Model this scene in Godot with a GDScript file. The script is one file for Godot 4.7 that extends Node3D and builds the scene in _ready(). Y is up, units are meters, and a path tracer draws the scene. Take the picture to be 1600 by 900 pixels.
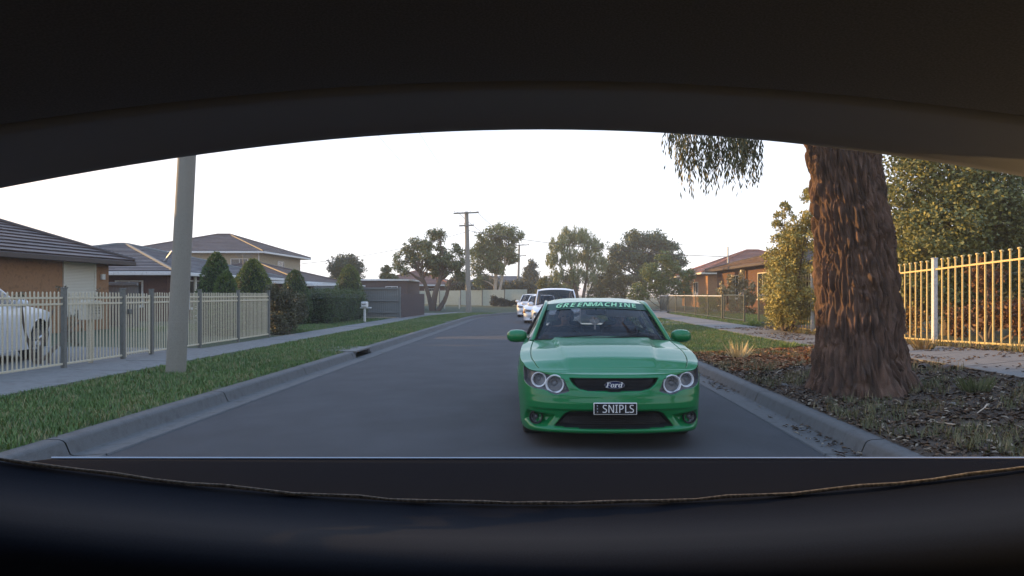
extends Node3D
# A suburban street at sunset, seen through the rear window of a car.
# World: x to the right, y up, -z along the street. P(x, d, y) puts a point d metres down the street.

var M := {}
var rng := RandomNumberGenerator.new()
var taken := {}

class MB:
	var v := PackedVector3Array()
	var n := PackedVector3Array()
	var c := PackedColorArray()
	var idx := PackedInt32Array()
	var col := Color.WHITE
	func vert(p: Vector3, nn: Vector3) -> int:
		v.append(p); n.append(nn); c.append(col)
		return v.size() - 1
	func tri_i(a: int, b: int, d: int) -> void:
		var g := (v[d] - v[a]).cross(v[b] - v[a])
		idx.append(a)
		if g.dot(n[a] + n[b] + n[d]) < 0.0:
			idx.append(d); idx.append(b)
		else:
			idx.append(b); idx.append(d)
	func tri(a: Vector3, b: Vector3, d: Vector3) -> void:
		var g := (d - a).cross(b - a).normalized()
		var i := vert(a, g)
		vert(b, g); vert(d, g)
		idx.append(i); idx.append(i + 1); idx.append(i + 2)
	func quad(a: Vector3, b: Vector3, d: Vector3, e: Vector3) -> void:
		var g := (d - a).cross(b - a).normalized()
		var i := vert(a, g)
		vert(b, g); vert(d, g); vert(e, g)
		for k in [0, 1, 2, 0, 2, 3]: idx.append(i + k)
	func box(ce: Vector3, s: Vector3, b := Basis.IDENTITY) -> void:
		bevel(ce, s, 0.0, b)
	func bevel(ce: Vector3, s: Vector3, r: float, b := Basis.IDENTITY) -> void:
		var h := s * 0.5
		r = minf(r, minf(h.x, minf(h.y, h.z)) * 0.9)
		var ax := [Vector3.RIGHT, Vector3.UP, Vector3.BACK]
		for a in 3:
			for sg in [-1.0, 1.0]:
				var u: Vector3 = ax[(a + 1) % 3]; var w: Vector3 = ax[(a + 2) % 3]; var nn: Vector3 = ax[a] * sg
				var o: Vector3 = nn * h[a]
				var uu: Vector3 = u * (h[(a + 1) % 3] - r); var ww: Vector3 = w * (h[(a + 2) % 3] - r)
				var wn := b * nn
				var i := vert(ce + b * (o - uu - ww), wn)
				vert(ce + b * (o + uu - ww), wn); vert(ce + b * (o + uu + ww), wn); vert(ce + b * (o - uu + ww), wn)
				tri_i(i, i + 1, i + 2); tri_i(i, i + 2, i + 3)
		if r <= 0.0: return
		for a in 3:
			var p := (a + 1) % 3; var q := (a + 2) % 3
			for s1 in [-1.0, 1.0]:
				for s2 in [-1.0, 1.0]:
					var e1 := Vector3.ZERO; e1[p] = s1 * h[p]; e1[q] = s2 * (h[q] - r)
					var e2 := Vector3.ZERO; e2[p] = s1 * (h[p] - r); e2[q] = s2 * h[q]
					var t := Vector3.ZERO; t[a] = h[a] - r
					var nn := Vector3.ZERO; nn[p] = s1; nn[q] = s2
					var wn := (b * nn).normalized()
					var i := vert(ce + b * (e1 - t), wn)
					vert(ce + b * (e1 + t), wn); vert(ce + b * (e2 + t), wn); vert(ce + b * (e2 - t), wn)
					tri_i(i, i + 1, i + 2); tri_i(i, i + 2, i + 3)
		for sx in [-1.0, 1.0]:
			for sy in [-1.0, 1.0]:
				for sz in [-1.0, 1.0]:
					var sg := Vector3(sx, sy, sz)
					var wn := (b * sg).normalized()
					var i := vert(ce + b * (sg * Vector3(h.x, h.y - r, h.z - r)), wn)
					vert(ce + b * (sg * Vector3(h.x - r, h.y, h.z - r)), wn)
					vert(ce + b * (sg * Vector3(h.x - r, h.y - r, h.z)), wn)
					tri_i(i, i + 1, i + 2)
	func tube(pts: Array, rads: Array, sides := 8, cap := true) -> void:
		var up := Vector3(0.13, 0.97, 0.2).normalized()
		var base := v.size()
		var m := pts.size()
		var u := Vector3.ZERO
		for k in m:
			var t: Vector3 = (pts[mini(k + 1, m - 1)] - pts[maxi(k - 1, 0)]).normalized()
			if k == 0:
				u = t.cross(up if absf(t.dot(up)) < 0.95 else Vector3.RIGHT).normalized()
			else:
				u = (u - t * u.dot(t)).normalized()
			var w := t.cross(u)
			for j in sides:
				var an := TAU * j / sides
				var nn := u * cos(an) + w * sin(an)
				vert(pts[k] + nn * rads[mini(k, rads.size() - 1)], nn)
		for k in m - 1:
			for j in sides:
				var a := base + k * sides + j
				var b2 := base + k * sides + (j + 1) % sides
				tri_i(a, b2, b2 + sides); tri_i(a, b2 + sides, a + sides)
		if cap:
			for e in [0, m - 1]:
				var t: Vector3 = (pts[0] - pts[1]).normalized() if e == 0 else (pts[m - 1] - pts[m - 2]).normalized()
				var ci := vert(pts[e], t)
				var first := v.size()
				for j in sides: vert(v[base + e * sides + j], t)
				for j in sides: tri_i(ci, first + j, first + (j + 1) % sides)
	func lathe(o: Vector3, b: Basis, prof: Array, sides := 24) -> void:
		var base := v.size()
		var m := prof.size()
		for k in m:
			var pr: Vector2 = prof[k]
			var dd: Vector2 = prof[mini(k + 1, m - 1)] - prof[maxi(k - 1, 0)]
			var nn := Vector2(dd.y, -dd.x).normalized()
			for j in sides:
				var an := TAU * j / sides
				var rd := Vector3(cos(an), 0, sin(an))
				vert(o + b * (rd * pr.x + Vector3.UP * pr.y), (b * (rd * nn.x + Vector3.UP * nn.y)).normalized())
		for k in m - 1:
			for j in sides:
				var a := base + k * sides + j
				var b2 := base + k * sides + (j + 1) % sides
				tri_i(a, b2, b2 + sides); tri_i(a, b2 + sides, a + sides)
	func grid(rows: Array, wrap := false) -> void:
		var nr := rows.size()
		var nc: int = rows[0].size()
		var base := v.size()
		for r in nr:
			for k in nc:
				var kl := (k - 1 + nc) % nc if wrap else maxi(k - 1, 0)
				var kr := (k + 1) % nc if wrap else mini(k + 1, nc - 1)
				var du: Vector3 = rows[r][kr] - rows[r][kl]
				var dv: Vector3 = rows[mini(r + 1, nr - 1)][k] - rows[maxi(r - 1, 0)][k]
				vert(rows[r][k], du.cross(dv).normalized())
		for r in nr - 1:
			for k in (nc if wrap else nc - 1):
				var a := base + r * nc + k
				var b2 := base + r * nc + (k + 1) % nc
				tri_i(a, b2, b2 + nc); tri_i(a, b2 + nc, a + nc)
	func poly(pts: PackedVector2Array, xf: Transform3D, depth: float) -> void:
		# flat outline in the xy plane, given thickness along z
		var t := Geometry2D.triangulate_polygon(pts)
		for z in [0.0, depth]:
			var nn := (xf.basis * Vector3(0, 0, -1 if z == minf(0, depth) else 1)).normalized()
			var base := v.size()
			for p in pts: vert(xf * Vector3(p.x, p.y, z), nn)
			for k in range(0, t.size(), 3): tri_i(base + t[k], base + t[k + 1], base + t[k + 2])
		for k in pts.size():
			var p := pts[k]; var q := pts[(k + 1) % pts.size()]
			quad(xf * Vector3(p.x, p.y, 0), xf * Vector3(q.x, q.y, 0), xf * Vector3(q.x, q.y, depth), xf * Vector3(p.x, p.y, depth))
	func leaf(p: Vector3, dir: Vector3, side: Vector3, l: float, w: float) -> void:
		var g := dir.cross(side).normalized()
		var i := vert(p, g)
		vert(p + dir * l * 0.5 + side * w * 0.5, g); vert(p + dir * l, g); vert(p + dir * l * 0.5 - side * w * 0.5, g)
		tri_i(i, i + 1, i + 2); tri_i(i, i + 2, i + 3)
	func mesh() -> ArrayMesh:
		var a := []
		a.resize(Mesh.ARRAY_MAX)
		a[Mesh.ARRAY_VERTEX] = v; a[Mesh.ARRAY_NORMAL] = n; a[Mesh.ARRAY_COLOR] = c; a[Mesh.ARRAY_INDEX] = idx
		var m := ArrayMesh.new()
		m.add_surface_from_arrays(Mesh.PRIMITIVE_TRIANGLES, a)
		return m

func P(x: float, d: float, y: float) -> Vector3: return Vector3(x, y, -d)
func lin(r: float, g: float, b: float) -> Color: return Color(r, g, b).linear_to_srgb()

func numbered(called: String) -> String:
	if not taken.has(called):
		taken[called] = 0
		return called
	taken[called] += 1
	return "%s_%03d" % [called, taken[called]]

func tag(o: Node, label: String, category: String, group := "") -> Node:
	o.set_meta("label", label); o.set_meta("category", category)
	if group: o.set_meta("group", group)
	return o

func thing(called: String, label: String, category: String, at := Vector3.ZERO, turn := 0.0, group := "") -> Node3D:
	var o := Node3D.new()
	o.name = numbered(called)
	add_child(o)
	o.position = at; o.rotation.y = turn
	tag(o, label, category, group)
	return o

func part(called: String, m, mat: Material, parent: Node, at := Vector3.ZERO, label := "") -> MeshInstance3D:
	var o := MeshInstance3D.new()
	o.name = called if parent != self else numbered(called)
	o.mesh = m.mesh() if m is MB else m
	if o.mesh is ArrayMesh and o.mesh.surface_get_material(0) == null: o.mesh.surface_set_material(0, mat)
	else: o.set_surface_override_material(0, mat)
	parent.add_child(o, true)
	o.position = at
	if label: o.set_meta("label", label)
	return o

func struct(called: String, m, mat: Material) -> MeshInstance3D:
	var o := part(called, m, mat, self)
	o.set_meta("kind", "structure")
	return o

# ---------- materials ----------
func ntex(fr: float, cols: Array, seed_ := 1, oct := 4, type := FastNoiseLite.TYPE_SIMPLEX_SMOOTH, size := 512, normal := 0.0) -> NoiseTexture2D:
	var t := NoiseTexture2D.new()
	var f := FastNoiseLite.new()
	f.noise_type = type; f.frequency = fr; f.seed = seed_; f.fractal_octaves = oct
	t.noise = f; t.width = size; t.height = size; t.seamless = true
	if normal > 0.0:
		t.as_normal_map = true; t.bump_strength = normal
	elif cols.size():
		var g := Gradient.new()
		var offs := PackedFloat32Array(); var cc := PackedColorArray()
		for k in cols.size():
			offs.append(float(k) / (cols.size() - 1)); cc.append(cols[k])
		g.offsets = offs; g.colors = cc
		t.color_ramp = g
	return t

func mat(called: String, color: Color, rough := 0.8, metal := 0.0) -> StandardMaterial3D:
	var m := StandardMaterial3D.new()
	m.resource_name = called
	m.albedo_color = color; m.roughness = rough; m.metallic = metal
	m.cull_mode = BaseMaterial3D.CULL_DISABLED
	M[called] = m
	return m

func tex(m: StandardMaterial3D, fine: Texture2D, scale: float, coarse: Texture2D = null, cscale := 0.2, world := true) -> StandardMaterial3D:
	m.albedo_texture = fine
	m.uv1_triplanar = true; m.uv1_world_triplanar = world; m.uv1_scale = Vector3.ONE * scale
	if coarse:
		m.detail_enabled = true; m.detail_albedo = coarse; m.detail_blend_mode = BaseMaterial3D.BLEND_MODE_MUL
		m.detail_uv_layer = BaseMaterial3D.DETAIL_UV_2
		m.uv2_triplanar = true; m.uv2_world_triplanar = world; m.uv2_scale = Vector3.ONE * cscale
	return m

func bump(m: StandardMaterial3D, t: Texture2D, cm: float) -> StandardMaterial3D:
	m.heightmap_enabled = true; m.heightmap_texture = t; m.heightmap_scale = cm
	return m

func glass(called: String, color: Color, alpha: float) -> StandardMaterial3D:
	var m := mat(called, Color(color.r, color.g, color.b, alpha), 0.03)
	m.transparency = BaseMaterial3D.TRANSPARENCY_ALPHA
	return m

func leafmat(called: String, back := 0.35) -> StandardMaterial3D:
	var m := mat(called, Color.WHITE, 0.6)
	m.vertex_color_use_as_albedo = true
	m.backlight_enabled = true; m.backlight = Color(back, back, back)
	return m

func materials() -> void:
	var g := func(a: float) -> Color: return lin(a, a, a)
	var grain := ntex(0.12, [g.call(0.55), g.call(1.0)], 3, 3)
	var patch := ntex(0.012, [g.call(0.62), g.call(0.8), g.call(1.0)], 5, 5)
	var patch2 := ntex(0.02, [lin(0.6, 0.58, 0.55), lin(1, 1, 1), lin(0.8, 0.82, 0.8)], 9, 5)
	var rough_h := ntex(0.2, [], 7, 3)
	var mid_h := ntex(0.06, [], 8, 4)
	bump(tex(mat("asphalt", lin(0.060, 0.065, 0.073), 0.85), grain, 2.2, patch, 0.16), rough_h, 0.35)
	bump(tex(mat("concrete", lin(0.23, 0.223, 0.208), 0.85), grain, 1.4, patch2, 0.35), rough_h, 0.15)
	bump(tex(mat("kerb", lin(0.135, 0.134, 0.13), 0.85), grain, 1.4, patch2, 0.6), rough_h, 0.2)
	bump(tex(mat("turf", lin(0.10, 0.15, 0.045), 0.95), grain, 2.0, ntex(0.03, [lin(0.55, 0.5, 0.4), lin(1, 1, 1), lin(0.8, 0.95, 0.7)], 12, 4), 0.3), mid_h, 2.0)
	bump(tex(mat("dirt", lin(0.115, 0.088, 0.064), 0.95), ntex(0.09, [lin(0.4, 0.38, 0.35), lin(0.8, 0.75, 0.7), lin(1, 1, 1)], 13, 5), 1.3, patch2, 0.4), mid_h, 3.0)
	bump(tex(mat("yard", lin(0.10, 0.12, 0.06), 0.95), grain, 1.0, patch2, 0.2), mid_h, 2.0)
	bump(tex(mat("brick_orange", lin(0.42, 0.22, 0.10), 0.9), grain, 1.5, patch2, 0.5), rough_h, 0.5)
	bump(tex(mat("brick_brown", lin(0.15, 0.075, 0.05), 0.9), grain, 1.5, patch2, 0.5), rough_h, 0.5)
	bump(tex(mat("brick_cream", lin(0.55, 0.46, 0.32), 0.9), grain, 1.5, patch2, 0.5), rough_h, 0.4)
	tex(mat("render_white", lin(0.62, 0.60, 0.56), 0.85), grain, 1.0)
	tex(mat("trim_cream", lin(0.62, 0.58, 0.48), 0.6), patch2, 0.8)
	tex(mat("trim_white", lin(0.66, 0.66, 0.64), 0.5), patch2, 0.8)
	tex(mat("trim_brown", lin(0.06, 0.04, 0.03), 0.6), patch2, 0.8)
	mat("shutter_paint", lin(0.60, 0.56, 0.46), 0.6)
	var tile := mat("tile", Color.WHITE, 0.5)
	tile.vertex_color_use_as_albedo = true
	tex(tile, ntex(0.05, [g.call(0.6), g.call(1.0)], 15, 4), 1.2)
	tex(mat("fence_cream", lin(0.58, 0.52, 0.38), 0.45), ntex(0.05, [lin(0.6, 0.55, 0.45), lin(1, 1, 1), lin(1, 1, 1)], 16, 5), 1.5)
	tex(mat("fence_tan", lin(0.62, 0.49, 0.22), 0.5), ntex(0.05, [lin(0.6, 0.5, 0.35), lin(1, 1, 1), lin(1, 1, 1)], 17, 5), 1.5)
	tex(mat("fence_post", lin(0.15, 0.15, 0.13), 0.6), patch2, 1.5)
	tex(mat("fence_green", lin(0.045, 0.06, 0.05), 0.5), patch2, 1.5)
	tex(mat("paling_grey", lin(0.22, 0.235, 0.225), 0.9), ntex(0.03, [lin(0.55, 0.52, 0.5), lin(1, 1, 1)], 18, 5), 1.5)
	tex(mat("paling_brown", lin(0.10, 0.075, 0.07), 0.9), patch2, 1.5)
	tex(mat("panel_sage", lin(0.46, 0.48, 0.38), 0.6), patch2, 0.7)
	bump(tex(mat("pole_wood", lin(0.27, 0.255, 0.215), 0.9), ntex(0.06, [lin(0.5, 0.47, 0.42), lin(1, 1, 1), lin(0.75, 0.73, 0.7)], 19, 5), 1.4), mid_h, 0.6)
	var bark := mat("bark_dark", Color.WHITE, 0.95)
	bark.vertex_color_use_as_albedo = true
	bump(tex(bark, ntex(0.05, [lin(0.5, 0.45, 0.42), lin(1, 1, 1), lin(0.8, 0.78, 0.76)], 20, 5), 2.0), mid_h, 1.0)
	bump(tex(mat("bark_grey", lin(0.20, 0.155, 0.12), 0.95), ntex(0.05, [lin(0.5, 0.48, 0.46), lin(1, 1, 1)], 21, 5), 1.5), mid_h, 1.5)
	tex(mat("bark_pale", lin(0.55, 0.45, 0.34), 0.9), ntex(0.02, [lin(0.5, 0.42, 0.35), lin(1, 1, 1), lin(1, 1, 1)], 22, 4), 0.7)
	leafmat("leaf")
	leafmat("grass", 0.3)
	var lt := mat("litter", Color.WHITE, 0.9); lt.vertex_color_use_as_albedo = true
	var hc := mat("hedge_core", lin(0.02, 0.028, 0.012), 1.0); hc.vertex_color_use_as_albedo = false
	# vehicles
	var gp := mat("paint_green", lin(0.008, 0.17, 0.05), 0.42, 0.0)
	gp.metallic_specular = 0.3
	gp.clearcoat_enabled = true; gp.clearcoat = 0.75; gp.clearcoat_roughness = 0.05
	var wp := mat("paint_white", lin(0.66, 0.67, 0.68), 0.35)
	wp.clearcoat_enabled = true; wp.clearcoat = 0.8; wp.clearcoat_roughness = 0.05
	mat("mesh_black", lin(0.012, 0.012, 0.014), 0.6)
	mat("plastic_black", lin(0.02, 0.02, 0.022), 0.5)
	mat("gap_black", lin(0.006, 0.006, 0.006), 0.9)
	mat("chrome", lin(0.8, 0.8, 0.8), 0.12, 1.0)
	mat("reflector", lin(0.55, 0.56, 0.58), 0.25, 0.8)
	mat("lamp_dark", lin(0.11, 0.115, 0.125), 0.4, 0.3)
	mat("lamp_ring", lin(0.78, 0.80, 0.82), 0.35, 0.1)
	mat("edge_gloss", lin(0.35, 0.36, 0.38), 0.2, 0.6)
	mat("tyre", lin(0.018, 0.018, 0.018), 0.85)
	mat("rim_metal", lin(0.42, 0.42, 0.43), 0.35, 0.9)
	mat("emblem_blue", lin(0.012, 0.02, 0.07), 0.25)
	mat("plate_black", lin(0.008, 0.008, 0.009), 0.4)
	mat("letter_white", lin(0.75, 0.75, 0.73), 0.5)
	mat("banner_green", lin(0.006, 0.05, 0.024), 0.5)
	mat("letter_green", lin(0.34, 0.70, 0.38), 0.5)
	mat("amber", lin(0.7, 0.24, 0.02), 0.3)
	glass("lens", Color(1, 1, 1), 0.02).metallic_specular = 0.2
	glass("windscreen_glass", lin(0.010, 0.017, 0.022), 0.48).metallic_specular = 0.3
	glass("tinted_glass", lin(0.01, 0.012, 0.014), 0.55)
	glass("rear_glass", lin(0.6, 0.6, 0.6), 0.01).metallic_specular = 0.08
	glass("house_glass", lin(0.03, 0.035, 0.04), 0.6)
	var tr := mat("cabin_trim", lin(0.36, 0.38, 0.41), 0.7); tr.heightmap_enabled = true; tr.heightmap_texture = rough_h; tr.heightmap_scale = 0.02; tr.uv1_triplanar = true; tr.uv1_scale = Vector3.ONE * 6
	tex(mat("headliner", lin(0.30, 0.315, 0.34), 0.95), grain, 6.0)
	tex(mat("shelf_felt", lin(0.010, 0.014, 0.026), 0.75), grain, 5.0).metallic_specular = 0.25
	var bl := mat("boot_paint", lin(0.009, 0.010, 0.013), 0.7)
	bl.metallic_specular = 0.03
	tex(mat("seal_dust", lin(0.5, 0.46, 0.4), 0.9), ntex(0.12, [lin(0.05, 0.05, 0.05), lin(0.35, 0.35, 0.35), lin(1, 1, 1)], 31, 4), 3.0)
	mat("seat_dark", lin(0.03, 0.03, 0.032), 0.85)
	mat("visor_cloth", lin(0.36, 0.35, 0.32), 0.9)
	var sk := mat("person_skin_cloth", Color.WHITE, 0.7); sk.vertex_color_use_as_albedo = true
	mat("hair", lin(0.03, 0.022, 0.016), 0.7)
	mat("wire", lin(0.10, 0.09, 0.085), 0.7)
	mat("stone_red", lin(0.30, 0.12, 0.07), 0.9)

# ---------- ground ----------
func sm(a: float, b: float, x: float) -> float: return smoothstep(a, b, x)
func bend(d: float) -> float: return 0.022 * maxf(0.0, d - 38.0) ** 2
func gh(x: float, d: float) -> float:
	x -= bend(d)
	if x < -4.55: return 0.13 + minf(-x - 4.55, 30.0) * 0.012
	if x > 3.1: return 0.13 + minf(x - 3.1, 7.0) * 0.034 + 0.24 * exp(-pow((d - 9.5) / 5.0, 2)) * sm(3.6, 8.0, x)
	return 0.0

func strip(xa: float, xb: float, d0: float, d1: float, lift: float, nx := 6, step := 1.0, curved := true, rag := 0.0) -> MB:
	var mb := MB.new()
	var rows := []
	var nd := int(ceil((d1 - d0) / step))
	for i in nd + 1:
		var d := d0 + (d1 - d0) * i / nd
		var r := PackedVector3Array()
		for k in nx + 1:
			var x := lerpf(xa, xb, float(k) / nx) + (bend(d) if curved else 0.0)
			if rag > 0.0 and (k == 0 or k == nx): x += rag * (sin(d * 2.1 + k) + sin(d * 5.3 + k * 2.0) * 0.6 + sin(d * 11.7) * 0.3)
			r.append(P(x, d, gh(x, d) + lift))
		rows.append(r)
	mb.grid(rows)
	return mb

func ground() -> void:
	# one sheet to the horizon, finer near the street
	var mb := MB.new()
	var xs := [-900.0, -300.0, -120.0, -60.0, -40.0]
	var x := -30.0
	while x <= 30.0: xs.append(x); x += 0.75
	xs.append_array([40.0, 60.0, 120.0, 300.0, 900.0])
	var ds := [-300.0, -60.0, -20.0, -8.0]
	var d := -4.0
	while d <= 90.0: ds.append(d); d += 1.0
	ds.append_array([110.0, 150.0, 250.0, 500.0, 1400.0])
	var rows := []
	for dd in ds:
		var r := PackedVector3Array()
		for xx in xs:
			var rx: float = xx - (bend(dd) if dd < 80.0 else 0.0)
			var y := gh(xx, dd) if dd < 80.0 else 0.2
			if dd < 66.0 and rx > -8.1 and rx < 8.3: y -= 0.10
			r.append(P(xx, dd, y))
		rows.append(r)
	mb.grid(rows)
	struct("ground", mb, M.yard)
	# carriageway, with a slight crown
	mb = MB.new()
	rows = []
	for i in 140:
		var dd := -12.0 + i * 0.56
		var r := PackedVector3Array()
		for k in 13:
			var u := -1.0 + k / 6.0
			r.append(P(-0.72 + u * 3.42 + bend(dd), dd, 0.05 * (1.0 - u * u) - 0.012))
		rows.append(r)
	mb.grid(rows)
	struct("road", mb, M.asphalt)
	# kerb and gutter, cast in lengths of about three metres
	for side in [-1, 1]:
		var o := Node3D.new()
		o.name = "kerb" if side < 0 else "kerb_001"
		o.set_meta("kind", "structure")
		add_child(o)
		var prof: Array = [Vector2(-4.08, -0.03), Vector2(-4.09, 0.006), Vector2(-4.40, -0.012), Vector2(-4.43, 0.0), Vector2(-4.475, 0.105), Vector2(-4.50, 0.128), Vector2(-4.535, 0.138), Vector2(-4.66, 0.142), Vector2(-4.67, 0.05)]
		if side > 0:
			prof = [Vector2(2.64, -0.03), Vector2(2.65, 0.006), Vector2(2.95, -0.012), Vector2(2.98, 0.0), Vector2(3.025, 0.105), Vector2(3.05, 0.128), Vector2(3.085, 0.138), Vector2(3.21, 0.145), Vector2(3.22, 0.05)]
		var dd := -6.0
		while dd < 62.0:
			var len := 3.0
			if side < 0 and dd <= 15.2 and dd + len > 15.2: len = 15.2 - dd + 0.0
			if side < 0 and absf(dd - 15.2) < 0.01:
				dd += 1.3
				continue
			var m := MB.new()
			var rr := []
			for i in 5:
				var q := dd + 0.008 + (len - 0.016) * i / 4.0
				var r := PackedVector3Array()
				for p in prof: r.append(P(p.x + bend(q), q, p.y))
				rr.append(r)
			m.grid(rr)
			part("kerb_length", m, M.kerb, o)
			dd += len
	# drainage pit let into the left kerb
	var pit := thing("drain_pit", "dark kerb-side drain mouth under a concrete lintel in grass verge", "drain", P(-4.55, 15.85, 0))
	mb = MB.new()
	mb.bevel(Vector3(-0.38, 0.135, 0), Vector3(0.98, 0.05, 1.28), 0.012)
	part("lintel", mb, M.concrete, pit)
	mb = MB.new()
	mb.box(Vector3(-0.35, -0.06, 0), Vector3(0.04, 0.32, 1.2)); mb.box(Vector3(-0.12, -0.2, 0), Vector3(0.5, 0.02, 1.2))
	part("mouth", mb, M.gap_black, pit)
	mb = MB.new()
	for s in [-1, 1]: mb.bevel(Vector3(-0.03, 0.055, s * 0.6), Vector3(0.24, 0.108, 0.08), 0.01)
	mb.box(Vector3(0.3, -0.012, 0), Vector3(0.34, 0.02, 1.27))
	part("apron", mb, M.kerb, pit)
	# verges
	struct("verge", strip(-4.66, -7.0, -6, 46, 0.0, 8, 0.5, true), M.turf)
	struct("verge", strip(3.2, 6.3, 13.0, 46, 0.0, 8, 0.5, true), M.turf)
	struct("bare_verge", strip(3.2, 6.25, -6, 15.0, 0.012, 14, 0.25, true), M.dirt)
	struct("bare_verge", strip(7.7, 9.6, -6, 24.0, 0.01, 8, 0.5, true), M.dirt)
	struct("lawn", strip(-8.15, -15.0, 21.5, 34.5, 0.01, 8, 0.5, false), M.turf)
	struct("lawn", strip(7.7, 12.0, 24.2, 42, 0.006, 8, 0.5, true), M.turf)
	struct("driveway", strip(-8.2, -16.0, 8.0, 15.5, 0.02, 4, 1.0, false), M.concrete)
	struct("driveway", strip(-4.68, -7.0, 31.0, 34.2, 0.022, 4, 0.5, true), M.concrete)
	struct("driveway", strip(3.22, 6.3, 27.4, 30.6, 0.022, 4, 0.5, true), M.concrete)
	struct("side_pavement", strip(-4.68, -16.0, 41.0, 44.5, 0.022, 6, 0.5, true), M.concrete)
	# footpaths in bays
	for f in [[-7.0, -8.15, -4.0, 46.0], [6.25, 7.75, -4.0, 46.0]]:
		var o := Node3D.new()
		o.name = numbered("footpath")
		o.set_meta("kind", "structure")
		add_child(o)
		var q: float = f[2]
		while q < f[3]:
			var m := MB.new()
			var lift := 0.03 + rng.randf_range(0.0, 0.008)
			var rr := []
			var a: float = f[0]; var b: float = f[1]; var sg := signf(b - a)
			for row in [[q + 0.008, -0.05], [q + 0.008, 0.0], [q + 0.75, 0.0], [q + 1.492, 0.0], [q + 1.492, -0.05]]:
				var r := PackedVector3Array()
				for u in [[a, -0.05], [a, 0.0], [lerpf(a, b, 0.5), 0.0], [b, 0.0], [b, -0.05]]:
					var px: float = u[0] + bend(row[0])
					r.append(P(px, row[0], gh(px, row[0]) + lift + minf(row[1], u[1])))
				rr.append(r)
			# flat-shaded slab
			for i in 4:
				for k in 4: m.quad(rr[i][k], rr[i][k + 1], rr[i + 1][k + 1], rr[i + 1][k])
			part("slab", m, M.concrete, o)
			q += 1.5

# ---------- grass and litter ----------
func tuft(blades: int, h: float, spread: float, w: float) -> ArrayMesh:
	var mb := MB.new()
	for k in blades:
		var a := rng.randf() * TAU
		var o := Vector3(rng.randf_range(-1, 1), 0, rng.randf_range(-1, 1)) * spread
		var out := Vector3(cos(a), 0, sin(a))
		var side := Vector3(-sin(a), 0, cos(a)) * w * 0.5
		var hh := h * rng.randf_range(0.6, 1.1)
		var t := o + out * hh * rng.randf_range(0.2, 0.7) + Vector3.UP * hh
		var m := o.lerp(t, 0.5) + Vector3.UP * hh * 0.12
		var g := side.cross(t - o).normalized()
		var i := mb.vert(o - side, g); mb.vert(o + side, g); mb.vert(m + side * 0.7, g); mb.vert(m - side * 0.7, g); mb.vert(t, g)
		mb.tri_i(i, i + 1, i + 2); mb.tri_i(i, i + 2, i + 3); mb.tri_i(i + 3, i + 2, i + 4)
	return mb.mesh()

func scatter(called: String, label: String, cat: String, m: Mesh, material: Material, n: int, area: Array, cols: Array, smin: float, smax: float, noise_cut := -2.0, lift := 0.0, tilt := 0.0) -> void:
	# area: [xa, xb, d0, d1]
	m.surface_set_material(0, material)
	var fn := FastNoiseLite.new(); fn.frequency = 0.5; fn.seed = n
	var mm := MultiMesh.new()
	mm.transform_format = MultiMesh.TRANSFORM_3D
	mm.use_colors = true
	mm.mesh = m
	var tf: Array[Transform3D] = []
	var cl := PackedColorArray()
	var tries := 0
	while tf.size() < n and tries < n * 6:
		tries += 1
		# denser near the camera end
		var d: float = lerpf(area[2], area[3], pow(rng.randf(), 1.35))
		var x: float = rng.randf_range(area[0], area[1]) + bend(d)
		var q := fn.get_noise_2d(x, d)
		if q < noise_cut + rng.randf_range(-0.1, 0.1): continue
		var s := rng.randf_range(smin, smax)
		var b := Basis(Vector3.UP, rng.randf() * TAU)
		if tilt > 0.0: b = b * Basis(Vector3.RIGHT, rng.randf_range(-tilt, tilt)) * Basis(Vector3.BACK, rng.randf_range(-tilt, tilt))
		tf.append(Transform3D(b.scaled(Vector3.ONE * s), P(x, d, gh(x, d) + lift)))
		var t: float = clampf(rng.randf() * 0.75 + q * 0.6, 0.0, 1.0)
		var c: Color = cols[0].lerp(cols[1], t)
		if cols.size() > 2 and rng.randf() < 0.18: c = cols[2]
		cl.append(c)
	mm.instance_count = tf.size()
	for i in tf.size():
		mm.set_instance_transform(i, tf[i]); mm.set_instance_color(i, cl[i])
	var o := MultiMeshInstance3D.new()
	o.name = numbered(called)
	o.multimesh = mm
	add_child(o)
	tag(o, label, cat)
	o.set_meta("kind", "stuff")

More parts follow.
